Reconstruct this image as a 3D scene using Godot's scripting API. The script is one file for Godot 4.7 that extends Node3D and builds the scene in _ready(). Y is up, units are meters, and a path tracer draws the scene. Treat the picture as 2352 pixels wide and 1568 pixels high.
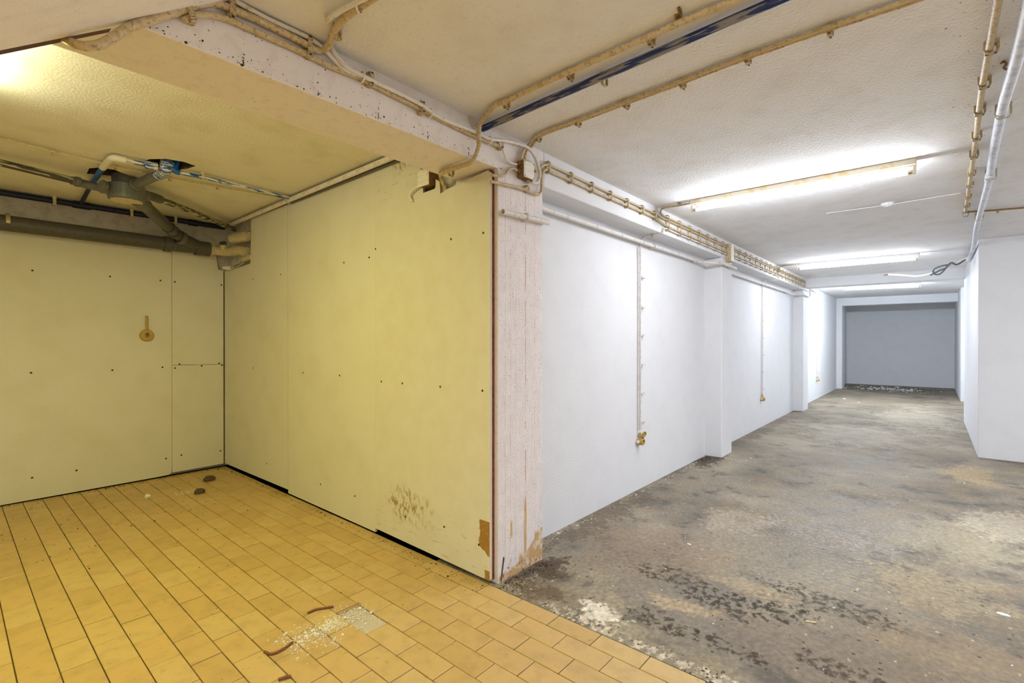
extends Node3D
# A whitewashed basement corridor beside a yellow, plasterboard-lined room.
# x: across the corridor, y: up, -z: along the corridor. The camera stands at x = 0, z = 0.

const XB := -1.82      # face of the columns and of the long beam
const XW := -2.01      # face of the corridor's long wall
const YC := 2.51       # corridor ceiling
const YY := 2.575      # ceiling of the yellow room
const YB := 2.30       # underside of the beams
const ZP := -1.96      # face of the plasterboard partition
const XP := -5.74      # face of the plasterboard lining

var M := {}
var taken := {}
var rng := RandomNumberGenerator.new()

# ---------------------------------------------------------------- nodes

func numbered(n: String) -> String:
	if not taken.has(n):
		taken[n] = 0
		return n
	taken[n] += 1
	return "%s_%03d" % [n, taken[n]]

func tag(o: Node3D, label: String, category: String, group := "", kind := "") -> void:
	o.set_meta("label", label)
	o.set_meta("category", category)
	if group != "":
		o.set_meta("group", group)
	if kind != "":
		o.set_meta("kind", kind)

func thing(n: String, label: String, category: String, at: Vector3, group := "", kind := "") -> Node3D:
	var o := Node3D.new()
	o.name = numbered(n)
	add_child(o)
	o.position = at
	tag(o, label, category, group, kind)
	return o

# A mesh given in world coordinates, put under its thing.
func part(n: String, mesh: Mesh, mat: Material, parent: Node3D) -> MeshInstance3D:
	var o := MeshInstance3D.new()
	o.name = n
	o.mesh = mesh
	o.material_override = mat
	o.cast_shadow = GeometryInstance3D.SHADOW_CASTING_SETTING_ON
	parent.add_child(o, true)
	if parent.get_parent() == self:
		o.position = -parent.position
	return o

# A mesh in its own axes, put at a transform given in world coordinates.
func put(n: String, mesh: Mesh, mat: Material, parent: Node3D, where: Transform3D) -> MeshInstance3D:
	var o := part(n, mesh, mat, parent)
	o.transform = Transform3D(where.basis, where.origin + o.position)
	return o

func single(n: String, label: String, category: String, mesh: Mesh, mat: Material, group := "", kind := "") -> MeshInstance3D:
	var o := MeshInstance3D.new()
	o.name = numbered(n)
	o.mesh = mesh
	o.material_override = mat
	add_child(o)
	tag(o, label, category, group, kind)
	return o

func structure(n: String, label: String, category: String, mesh: Mesh, mat: Material) -> MeshInstance3D:
	return single(n, label, category, mesh, mat, "", "structure")

# ---------------------------------------------------------------- shapes

func tri(st: SurfaceTool, a: Vector3, b: Vector3, c: Vector3, n: Vector3, ua := Vector2.ZERO, ub := Vector2.ZERO, uc := Vector2.ZERO) -> void:
	if (b - a).cross(c - a).dot(n) > 0.0:
		var t := b; b = c; c = t
		var u := ub; ub = uc; uc = u
	st.set_normal(n); st.set_uv(ua); st.add_vertex(a)
	st.set_normal(n); st.set_uv(ub); st.add_vertex(b)
	st.set_normal(n); st.set_uv(uc); st.add_vertex(c)

func quad(st: SurfaceTool, a: Vector3, b: Vector3, c: Vector3, d: Vector3, n: Vector3) -> void:
	tri(st, a, b, c, n)
	tri(st, a, c, d, n)

func start() -> SurfaceTool:
	var st := SurfaceTool.new()
	st.begin(Mesh.PRIMITIVE_TRIANGLES)
	return st

func add_box(st: SurfaceTool, lo: Vector3, hi: Vector3, b := 0.0, t := Transform3D.IDENTITY) -> void:
	var c := (lo + hi) / 2.0
	var h := (hi - lo) / 2.0
	b = minf(b, minf(h.x, minf(h.y, h.z)) * 0.9)
	# corner points per axis: on the face across that axis
	for ax in 3:
		var u := (ax + 1) % 3
		var v := (ax + 2) % 3
		for s in [-1.0, 1.0]:
			var n := Vector3.ZERO
			n[ax] = s
			var q := []
			for k in [[-1, -1], [1, -1], [1, 1], [-1, 1]]:
				var p := Vector3.ZERO
				p[ax] = s * h[ax]
				p[u] = k[0] * (h[u] - b)
				p[v] = k[1] * (h[v] - b)
				q.append(t * (c + p))
			quad(st, q[0], q[1], q[2], q[3], (t.basis * n).normalized())
		if b > 0.0:
			for su in [-1.0, 1.0]:
				for sv in [-1.0, 1.0]:
					var n := Vector3.ZERO
					n[u] = su
					n[v] = sv
					var q := []
					for k in [[-1, 0], [1, 0], [1, 1], [-1, 1]]:
						var p := Vector3.ZERO
						p[ax] = k[0] * (h[ax] - b)
						p[u] = su * (h[u] - (b if k[1] == 1 else 0.0))
						p[v] = sv * (h[v] - (0.0 if k[1] == 1 else b))
						q.append(t * (c + p))
					quad(st, q[0], q[1], q[2], q[3], (t.basis * n).normalized())
	if b > 0.0:
		for sx in [-1.0, 1.0]:
			for sy in [-1.0, 1.0]:
				for sz in [-1.0, 1.0]:
					var s := Vector3(sx, sy, sz)
					tri(st, t * (c + s * (h - Vector3(0, b, b))), t * (c + s * (h - Vector3(b, 0, b))), t * (c + s * (h - Vector3(b, b, 0))), (t.basis * s).normalized())

func box(lo: Vector3, hi: Vector3, b := 0.0) -> ArrayMesh:
	var st := start()
	add_box(st, lo, hi, b)
	return st.commit()

# A flat outline (2D, metres) pushed out along n; UV in metres divided by uv_size.
func prism(poly: PackedVector2Array, o: Vector3, ux: Vector3, uy: Vector3, n: Vector3, depth: float, uv_size := Vector2.ONE, uv_from := Vector2.ZERO) -> ArrayMesh:
	var st := start()
	var idx := Geometry2D.triangulate_polygon(poly)
	for k in range(0, idx.size(), 3):
		for side in 2:
			var q := []
			var w := []
			for j in 3:
				var p := poly[idx[k + j]]
				q.append(o + ux * p.x + uy * p.y + (n * depth if side == 0 else Vector3.ZERO))
				w.append((p - uv_from) / uv_size)
			tri(st, q[0], q[1], q[2], n if side == 0 else -n, w[0], w[1], w[2])
	var area := 0.0
	for k in poly.size():
		area += poly[k].cross(poly[(k + 1) % poly.size()])
	for k in poly.size():
		var a := poly[k]
		var b := poly[(k + 1) % poly.size()]
		var e := (b - a).normalized()
		var out := Vector2(e.y, -e.x) * signf(area)
		var A := o + ux * a.x + uy * a.y
		var B := o + ux * b.x + uy * b.y
		quad(st, A, B, B + n * depth, A + n * depth, (ux * out.x + uy * out.y).normalized())
	return st.commit()

# Catmull-Rom through the points.
func bend(pts: Array, n := 5) -> Array:
	var out := []
	for k in pts.size() - 1:
		var p1: Vector3 = pts[k]
		var p2: Vector3 = pts[k + 1]
		var p0: Vector3 = pts[k - 1] if k > 0 else p1 * 2.0 - p2
		var p3: Vector3 = pts[k + 2] if k + 2 < pts.size() else p2 * 2.0 - p1
		var d := p1.distance_to(p2)
		var m1 := (p2 - p0) / maxf(p2.distance_to(p0), 1e-4) * d
		var m2 := (p3 - p1) / maxf(p3.distance_to(p1), 1e-4) * d
		for j in n:
			var t := float(j) / n
			var t2 := t * t
			var t3 := t2 * t
			out.append(p1 * (2 * t3 - 3 * t2 + 1) + m1 * (t3 - 2 * t2 + t) + p2 * (3 * t2 - 2 * t3) + m2 * (t3 - t2))
	out.append(pts[-1])
	return out

func add_tube(st: SurfaceTool, pts: Array, r: float, sides := 10, caps := true, radii := []) -> void:
	var rings := []
	var dirs := []
	var up := Vector3.ZERO
	for k in pts.size():
		var d: Vector3 = ((pts[mini(k + 1, pts.size() - 1)] as Vector3) - (pts[maxi(k - 1, 0)] as Vector3)).normalized()
		if k == 0:
			up = Vector3.UP if absf(d.y) < 0.9 else Vector3.RIGHT
		up = (up - d * up.dot(d)).normalized()
		var side := d.cross(up)
		var rr: float = radii[k] if radii.size() > 0 else r
		var ring := []
		for j in sides:
			var a := TAU * j / sides
			var n := up * cos(a) + side * sin(a)
			ring.append([(pts[k] as Vector3) + n * rr, n])
		rings.append(ring)
		dirs.append(d)
	for k in pts.size() - 1:
		for j in sides:
			var a = rings[k][j]
			var b = rings[k][(j + 1) % sides]
			var c = rings[k + 1][(j + 1) % sides]
			var e = rings[k + 1][j]
			for t in [[a, b, c], [a, c, e]]:
				var v: Array = t
				if ((v[1][0] as Vector3) - v[0][0]).cross((v[2][0] as Vector3) - v[0][0]).dot(v[0][1]) > 0.0:
					v = [v[0], v[2], v[1]]
				for w in v:
					st.set_normal(w[1])
					st.set_uv(Vector2.ZERO)
					st.add_vertex(w[0])
	if caps:
		for e in [0, pts.size() - 1]:
			var n: Vector3 = -dirs[0] if e == 0 else dirs[e]
			for j in sides:
				tri(st, pts[e], rings[e][j][0], rings[e][(j + 1) % sides][0], n)

func tube(pts: Array, r: float, sides := 10, caps := true) -> ArrayMesh:
	var st := start()
	add_tube(st, pts, r, sides, caps)
	return st.commit()

# A turned shape: profile of (radius, height along axis) round the line through `at`.
func add_lathe(st: SurfaceTool, prof: Array, at: Vector3, axis: Vector3, sides := 20) -> void:
	axis = axis.normalized()
	var u := axis.cross(Vector3.UP if absf(axis.y) < 0.9 else Vector3.RIGHT).normalized()
	var v := axis.cross(u)
	for k in prof.size() - 1:
		var a: Vector2 = prof[k]
		var b: Vector2 = prof[k + 1]
		var e := b - a
		for j in sides:
			var t0 := TAU * j / sides
			var t1 := TAU * (j + 1) / sides
			var d0 := u * cos(t0) + v * sin(t0)
			var d1 := u * cos(t1) + v * sin(t1)
			var nm := (u * cos((t0 + t1) / 2) + v * sin((t0 + t1) / 2)) * e.y - axis * e.x
			if nm.length() < 1e-9:
				continue
			nm = nm.normalized()
			var p := [at + d0 * a.x + axis * a.y, at + d1 * a.x + axis * a.y, at + d1 * b.x + axis * b.y, at + d0 * b.x + axis * b.y]
			if a.x > 1e-6:
				tri(st, p[0], p[1], p[2], nm)
			if b.x > 1e-6:
				tri(st, p[0], p[2], p[3], nm)

func lathe(prof: Array, at: Vector3, axis: Vector3, sides := 20) -> ArrayMesh:
	var st := start()
	add_lathe(st, prof, at, axis, sides)
	return st.commit()

# A strap over one or more pipes: local z along the pipes, local y away from the wall, local x across.
func strap(w: float, h: float, deep := 0.016) -> ArrayMesh:
	var st := start()
	var t := 0.0035
	var c := minf(0.009, w * 0.3)
	var pth := [Vector2(-w / 2, 0), Vector2(-w / 2, h - c), Vector2(-w / 2 + c * 0.4, h - c * 0.3), Vector2(-w / 2 + c, h), Vector2(w / 2 - c, h), Vector2(w / 2 - c * 0.4, h - c * 0.3), Vector2(w / 2, h - c), Vector2(w / 2, 0)]
	for k in pth.size() - 1:
		var a: Vector2 = pth[k]
		var b: Vector2 = pth[k + 1]
		var e := (b - a).normalized()
		var n := Vector2(-e.y, e.x)
		var A := Vector3(a.x, a.y, 0)
		var B := Vector3(b.x, b.y, 0)
		var N := Vector3(n.x, n.y, 0)
		var Z := Vector3(0, 0, deep / 2)
		quad(st, A + N * t - Z, B + N * t - Z, B + N * t + Z, A + N * t + Z, N)
		quad(st, A - Z, B - Z, B + Z, A + Z, -N)
		quad(st, A - Z, B - Z, B + N * t - Z, A + N * t - Z, Vector3.FORWARD)
		quad(st, A + Z, B + Z, B + N * t + Z, A + N * t + Z, Vector3.BACK)
	# base block against the wall with its two ears
	add_box(st, Vector3(-w / 2 - 0.005, 0, -deep * 0.6), Vector3(w / 2 + 0.005, h * 0.32, deep * 0.6), 0.002)
	add_box(st, Vector3(-w / 2 - 0.005, 0, -deep * 0.45), Vector3(-w / 2 + 0.002, h * 0.75, deep * 0.45), 0.002)
	add_box(st, Vector3(w / 2 - 0.002, 0, -deep * 0.45), Vector3(w / 2 + 0.006, h * 0.8, deep * 0.45), 0.002)
	return st.commit()

func frame(at: Vector3, along: Vector3, away: Vector3) -> Transform3D:
	var z := along.normalized()
	var y := (away - z * away.dot(z)).normalized()
	return Transform3D(Basis(y.cross(z), y, z), at)

# ---------------------------------------------------------------- textures

func field(w: int, h: int, sd: int, freq: float, octaves := 3, kind := FastNoiseLite.TYPE_SIMPLEX_SMOOTH) -> PackedByteArray:
	var n := FastNoiseLite.new()
	n.seed = sd
	n.frequency = freq
	n.noise_type = kind
	n.fractal_octaves = octaves
	if kind == FastNoiseLite.TYPE_CELLULAR:
		n.cellular_return_type = FastNoiseLite.RETURN_DISTANCE2_SUB
	var im := n.get_seamless_image(w, h, false, false, 0.15, true)
	im.convert(Image.FORMAT_L8)
	return im.get_data()

# base colour, then layers [noise bytes, low, high, colour, strength]: sRGB colours.
func paint(w: int, h: int, base: Color, layers: Array) -> ImageTexture:
	var n := w * h
	var out := PackedByteArray()
	out.resize(n * 3)
	var tabs := []
	for l in layers:
		var t := PackedFloat32Array()
		t.resize(256)
		for k in 256:
			t[k] = smoothstep(l[1], l[2], k / 255.0) * l[4]
		tabs.append(t)
	var nl := layers.size()
	for i in n:
		var r := base.r
		var g := base.g
		var b := base.b
		for k in nl:
			var s: float = tabs[k][layers[k][0][i]]
			if s > 0.003:
				var c: Color = layers[k][3]
				r += (c.r - r) * s
				g += (c.g - g) * s
				b += (c.b - b) * s
		out[i * 3] = int(r * 255.0)
		out[i * 3 + 1] = int(g * 255.0)
		out[i * 3 + 2] = int(b * 255.0)
	return ImageTexture.create_from_image(Image.create_from_data(w, h, false, Image.FORMAT_RGB8, out))

func grey(w: int, h: int, bytes: PackedByteArray) -> ImageTexture:
	return ImageTexture.create_from_image(Image.create_from_data(w, h, false, Image.FORMAT_L8, bytes))

func plain(c: Color, rough := 0.6, metal := 0.0) -> StandardMaterial3D:
	var m := StandardMaterial3D.new()
	m.albedo_color = c
	m.roughness = rough
	m.metallic = metal
	return m

func textured(t: Texture2D, rough: float, per_metre: float, height: Texture2D = null, relief := 0.0) -> StandardMaterial3D:
	var m := StandardMaterial3D.new()
	m.albedo_texture = t
	m.roughness = rough
	m.uv1_triplanar = true
	m.uv1_world_triplanar = true
	m.uv1_scale = Vector3.ONE * per_metre
	m.uv1_triplanar_sharpness = 8.0
	if height != null:
		m.heightmap_enabled = true
		m.heightmap_texture = height
		m.heightmap_scale = relief
	return m

func rgb(r: int, g: int, b: int) -> Color:
	return Color(r / 255.0, g / 255.0, b / 255.0)

func make_materials() -> void:
	var S := 512
	var blot := field(S, S, 11, 0.008, 4)
	var blot2 := field(S, S, 12, 0.02, 4)
	var fine := field(S, S, 13, 0.11, 3)
	var speck := field(S, S, 14, 0.07, 2)
	var speck2 := field(S, S, 15, 0.045, 3)
	var bumps := field(S, S, 16, 0.09, 3)
	var streak := field(S, S, 17, 0.012, 3)
	var grain := grey(S, S, bumps)
	var stucco := grey(S, S, field(S, S, 18, 0.2, 3))
	# limewashed corridor walls and ceiling
	M.white = textured(paint(S, S, rgb(232, 233, 236), [[blot, 0.5, 0.95, rgb(227, 228, 232), 0.5], [fine, 0.65, 1.0, rgb(220, 221, 225), 0.3], [speck, 0.955, 0.99, rgb(150, 140, 128), 0.5]]), 0.85, 0.7, stucco, 0.16)
	M.ceiling = textured(paint(S, S, rgb(240, 240, 241), [[blot, 0.45, 0.95, rgb(230, 228, 226), 0.6], [blot2, 0.5, 1.0, rgb(226, 223, 220), 0.35], [fine, 0.6, 1.0, rgb(214, 212, 210), 0.35], [speck, 0.965, 0.99, rgb(120, 100, 80), 0.35]]), 0.9, 0.55, stucco, 0.22)
	# old, dirty, pinkish white paint on board-marked concrete: beam and first column
	M.beam = textured(paint(S, S, rgb(241, 235, 233), [[blot2, 0.5, 0.95, rgb(230, 219, 214), 0.6], [fine, 0.6, 1.0, rgb(220, 208, 202), 0.3], [speck2, 0.86, 0.93, rgb(128, 96, 74), 0.75], [speck, 0.93, 0.97, rgb(92, 70, 54), 0.7]]), 0.85, 1.25, stucco, 0.12)
	M.soffit = textured(paint(S, S, rgb(196, 176, 146), [[blot2, 0.45, 0.95, rgb(170, 146, 112), 0.6], [fine, 0.6, 1.0, rgb(150, 126, 92), 0.4], [speck2, 0.9, 0.95, rgb(84, 62, 40), 0.6]]), 0.9, 1.0, grain, 0.2)
	M.yellow_ceiling = textured(paint(S, S, rgb(234, 230, 216), [[blot, 0.45, 0.95, rgb(222, 215, 194), 0.7], [fine, 0.6, 1.0, rgb(204, 196, 172), 0.4], [speck2, 0.94, 0.97, rgb(120, 100, 60), 0.35]]), 0.9, 0.6, stucco, 0.15)
	M.raw = textured(paint(S, S, rgb(216, 209, 198), [[blot2, 0.4, 0.95, rgb(188, 178, 162), 0.7], [fine, 0.6, 1.0, rgb(166, 154, 138), 0.4]]), 0.92, 0.9, grain, 0.3)
	# plasterboard with its cream paint
	M.board = textured(paint(S, S, rgb(224, 219, 200), [[blot, 0.45, 0.95, rgb(217, 210, 186), 0.6], [fine, 0.65, 1.0, rgb(206, 196, 168), 0.25], [speck, 0.965, 0.99, rgb(120, 98, 54), 0.5]]), 0.7, 0.5, grain, 0.03)
	M.paper = plain(rgb(228, 218, 206), 0.9)
	M.timber = textured(paint(S, S, rgb(140, 78, 24), [[streak, 0.4, 0.8, rgb(104, 54, 16), 0.8], [fine, 0.6, 1.0, rgb(70, 36, 14), 0.4]]), 0.8, 3.0)
	M.mortar_dark = textured(paint(S, S, rgb(84, 68, 40), [[blot2, 0.4, 0.9, rgb(52, 42, 26), 0.7], [fine, 0.6, 1.0, rgb(40, 32, 20), 0.5]]), 0.95, 2.0)
	# pipes
	M.beige = textured(paint(256, 256, rgb(206, 186, 146), [[field(256, 256, 21, 0.03, 4), 0.5, 0.85, rgb(176, 150, 104), 0.7], [field(256, 256, 22, 0.05, 3), 0.66, 0.82, rgb(112, 88, 54), 0.6], [field(256, 256, 23, 0.03, 3), 0.75, 0.9, rgb(226, 214, 192), 0.6]]), 0.5, 4.0)
	M.clip = textured(paint(256, 256, rgb(198, 178, 138), [[field(256, 256, 24, 0.04, 3), 0.5, 0.8, rgb(150, 120, 76), 0.75], [field(256, 256, 25, 0.08, 2), 0.7, 0.85, rgb(84, 60, 36), 0.7]]), 0.6, 6.0)
	M.white_pipe = textured(paint(256, 256, rgb(228, 224, 220), [[field(256, 256, 26, 0.025, 4), 0.62, 0.8, rgb(206, 170, 130), 0.6], [field(256, 256, 27, 0.06, 2), 0.8, 0.92, rgb(150, 130, 110), 0.5]]), 0.55, 2.5)
	M.cool_pipe = textured(paint(256, 256, rgb(222, 226, 236), [[field(256, 256, 28, 0.02, 4), 0.5, 0.75, rgb(188, 196, 218), 0.7], [field(256, 256, 29, 0.06, 2), 0.8, 0.92, rgb(130, 130, 140), 0.5]]), 0.5, 2.5)
	M.blue_worn = textured(paint(256, 256, rgb(22, 46, 104), [[field(256, 256, 30, 0.02, 4), 0.5, 0.56, rgb(150, 142, 136), 0.9], [field(256, 256, 31, 0.06, 2), 0.7, 0.8, rgb(20, 24, 44), 0.6]]), 0.5, 2.2)
	M.blue_white = textured(paint(256, 256, rgb(226, 222, 208), [[field(256, 256, 32, 0.02, 4), 0.5, 0.53, rgb(20, 72, 158), 0.95]]), 0.45, 3.0)
	M.blue_worn.uv1_scale = Vector3(0.9, 9.0, 9.0)
	M.blue_white.uv1_scale = Vector3(10.0, 10.0, 1.1)
	M.blue = plain(rgb(24, 92, 176), 0.4)
	M.navy = textured(paint(256, 256, rgb(14, 22, 66), [[field(256, 256, 33, 0.04, 3), 0.55, 0.85, rgb(8, 12, 34), 0.7], [field(256, 256, 34, 0.07, 2), 0.9, 0.95, rgb(170, 160, 140), 0.7]]), 0.45, 3.0)
	M.pvc = textured(paint(256, 256, rgb(104, 104, 100), [[field(256, 256, 35, 0.03, 3), 0.5, 0.9, rgb(84, 84, 80), 0.6], [field(256, 256, 36, 0.07, 2), 0.85, 0.95, rgb(150, 146, 134), 0.4]]), 0.4, 3.0)
	M.pvc_dark = textured(paint(256, 256, rgb(84, 82, 78), [[field(256, 256, 37, 0.03, 3), 0.5, 0.9, rgb(66, 63, 58), 0.6]]), 0.42, 3.0)
	M.pvc_paint = textured(paint(256, 256, rgb(74, 70, 58), [[field(256, 256, 38, 0.016, 3), 0.5, 0.54, rgb(206, 196, 160), 0.95]]), 0.5, 2.5)
	M.pvc_paint.uv1_scale = Vector3(6.0, 9.0, 0.9)
	M.ivory = textured(paint(256, 256, rgb(214, 200, 162), [[field(256, 256, 39, 0.04, 3), 0.55, 0.85, rgb(172, 152, 110), 0.7]]), 0.5, 4.0)
	M.brass = textured(paint(256, 256, rgb(196, 164, 84), [[field(256, 256, 40, 0.05, 3), 0.5, 0.85, rgb(134, 104, 46), 0.8], [field(256, 256, 41, 0.08, 2), 0.8, 0.9, rgb(70, 54, 26), 0.6]]), 0.5, 8.0)
	M.lid = textured(paint(256, 256, rgb(238, 235, 226), [[field(256, 256, 42, 0.03, 3), 0.6, 0.9, rgb(206, 186, 146), 0.6]]), 0.5, 5.0)
	M.rust = textured(paint(256, 256, rgb(140, 104, 56), [[field(256, 256, 43, 0.05, 3), 0.45, 0.8, rgb(84, 54, 26), 0.85]]), 0.75, 6.0)
	M.screw = plain(rgb(58, 46, 30), 0.5, 0.3)
	M.purple_brown = plain(rgb(84, 56, 50), 0.7)
	M.cable_white = plain(rgb(232, 226, 210), 0.45)
	M.cable_grey = plain(rgb(84, 90, 104), 0.45)
	M.copper = plain(rgb(176, 100, 60), 0.4, 0.8)
	M.zinc = plain(rgb(188, 176, 140), 0.4, 0.6)
	M.enamel = textured(paint(256, 256, rgb(236, 228, 208), [[field(256, 256, 44, 0.02, 3), 0.55, 0.85, rgb(222, 190, 128), 0.7]]), 0.4, 2.0)
	M.enamel_white = plain(rgb(236, 237, 238), 0.4)
	M.stone = textured(paint(256, 256, rgb(96, 84, 60), [[field(256, 256, 45, 0.05, 3), 0.4, 0.8, rgb(62, 52, 36), 0.8]]), 0.95, 6.0)
	M.chip = plain(rgb(238, 234, 224), 0.9)
	M.chip_dark = plain(rgb(70, 56, 40), 0.95)
	M.stick = textured(paint(256, 256, rgb(136, 88, 52), [[field(256, 256, 46, 0.06, 3), 0.45, 0.8, rgb(94, 58, 34), 0.8]]), 0.8, 8.0)
	# glazed floor tiles: a few firings of the same yellow-ochre
	M.tiles = []
	var tf := field(S, S, 51, 0.05, 4)
	var tg := field(S, S, 52, 0.015, 4)
	var ts := field(S, S, 53, 0.06, 2)
	var stain := field(S, S, 54, 0.02, 4)
	for c in [rgb(205, 172, 112), rgb(202, 168, 108), rgb(208, 176, 117), rgb(199, 165, 104), rgb(206, 171, 110)]:
		var t := paint(S, S, c, [[tg, 0.4, 0.95, c.darkened(0.10), 0.6], [tf, 0.6, 1.0, c.darkened(0.18), 0.3], [stain, 0.78, 0.94, rgb(140, 106, 52), 0.3], [ts, 0.962, 0.99, rgb(70, 52, 28), 0.5]])
		M.tiles.append(textured(t, 0.42, 1.1))
	M.mortar = textured(paint(S, S, rgb(212, 199, 178), [[tf, 0.5, 0.9, rgb(176, 152, 120), 0.7], [ts, 0.85, 0.95, rgb(110, 92, 70), 0.7]]), 0.95, 3.0, grain, 0.3)
	M.concrete = concrete_material()
	M.column = column_material(false)
	M.smudged = smudged_material()
	M.tube = plain(rgb(250, 250, 250), 0.4)
	M.tube.emission_enabled = true
	M.tube.emission = Color(0.935, 0.95, 0.98)
	M.tube.emission_energy_multiplier = TUBE_GLOW
	M.tube_new = plain(rgb(250, 250, 250), 0.4)
	M.tube_new.emission_enabled = true
	M.tube_new.emission = Color(0.90, 0.95, 1.0)
	M.tube_new.emission_energy_multiplier = NEW_TUBE_GLOW
	M.tube_warm = plain(rgb(250, 250, 240), 0.4)
	M.tube_warm.emission_enabled = true
	M.tube_warm.emission = Color(1.0, 1.0, 0.82)
	M.tube_warm.emission_energy_multiplier = YELLOW_GLOW

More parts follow.
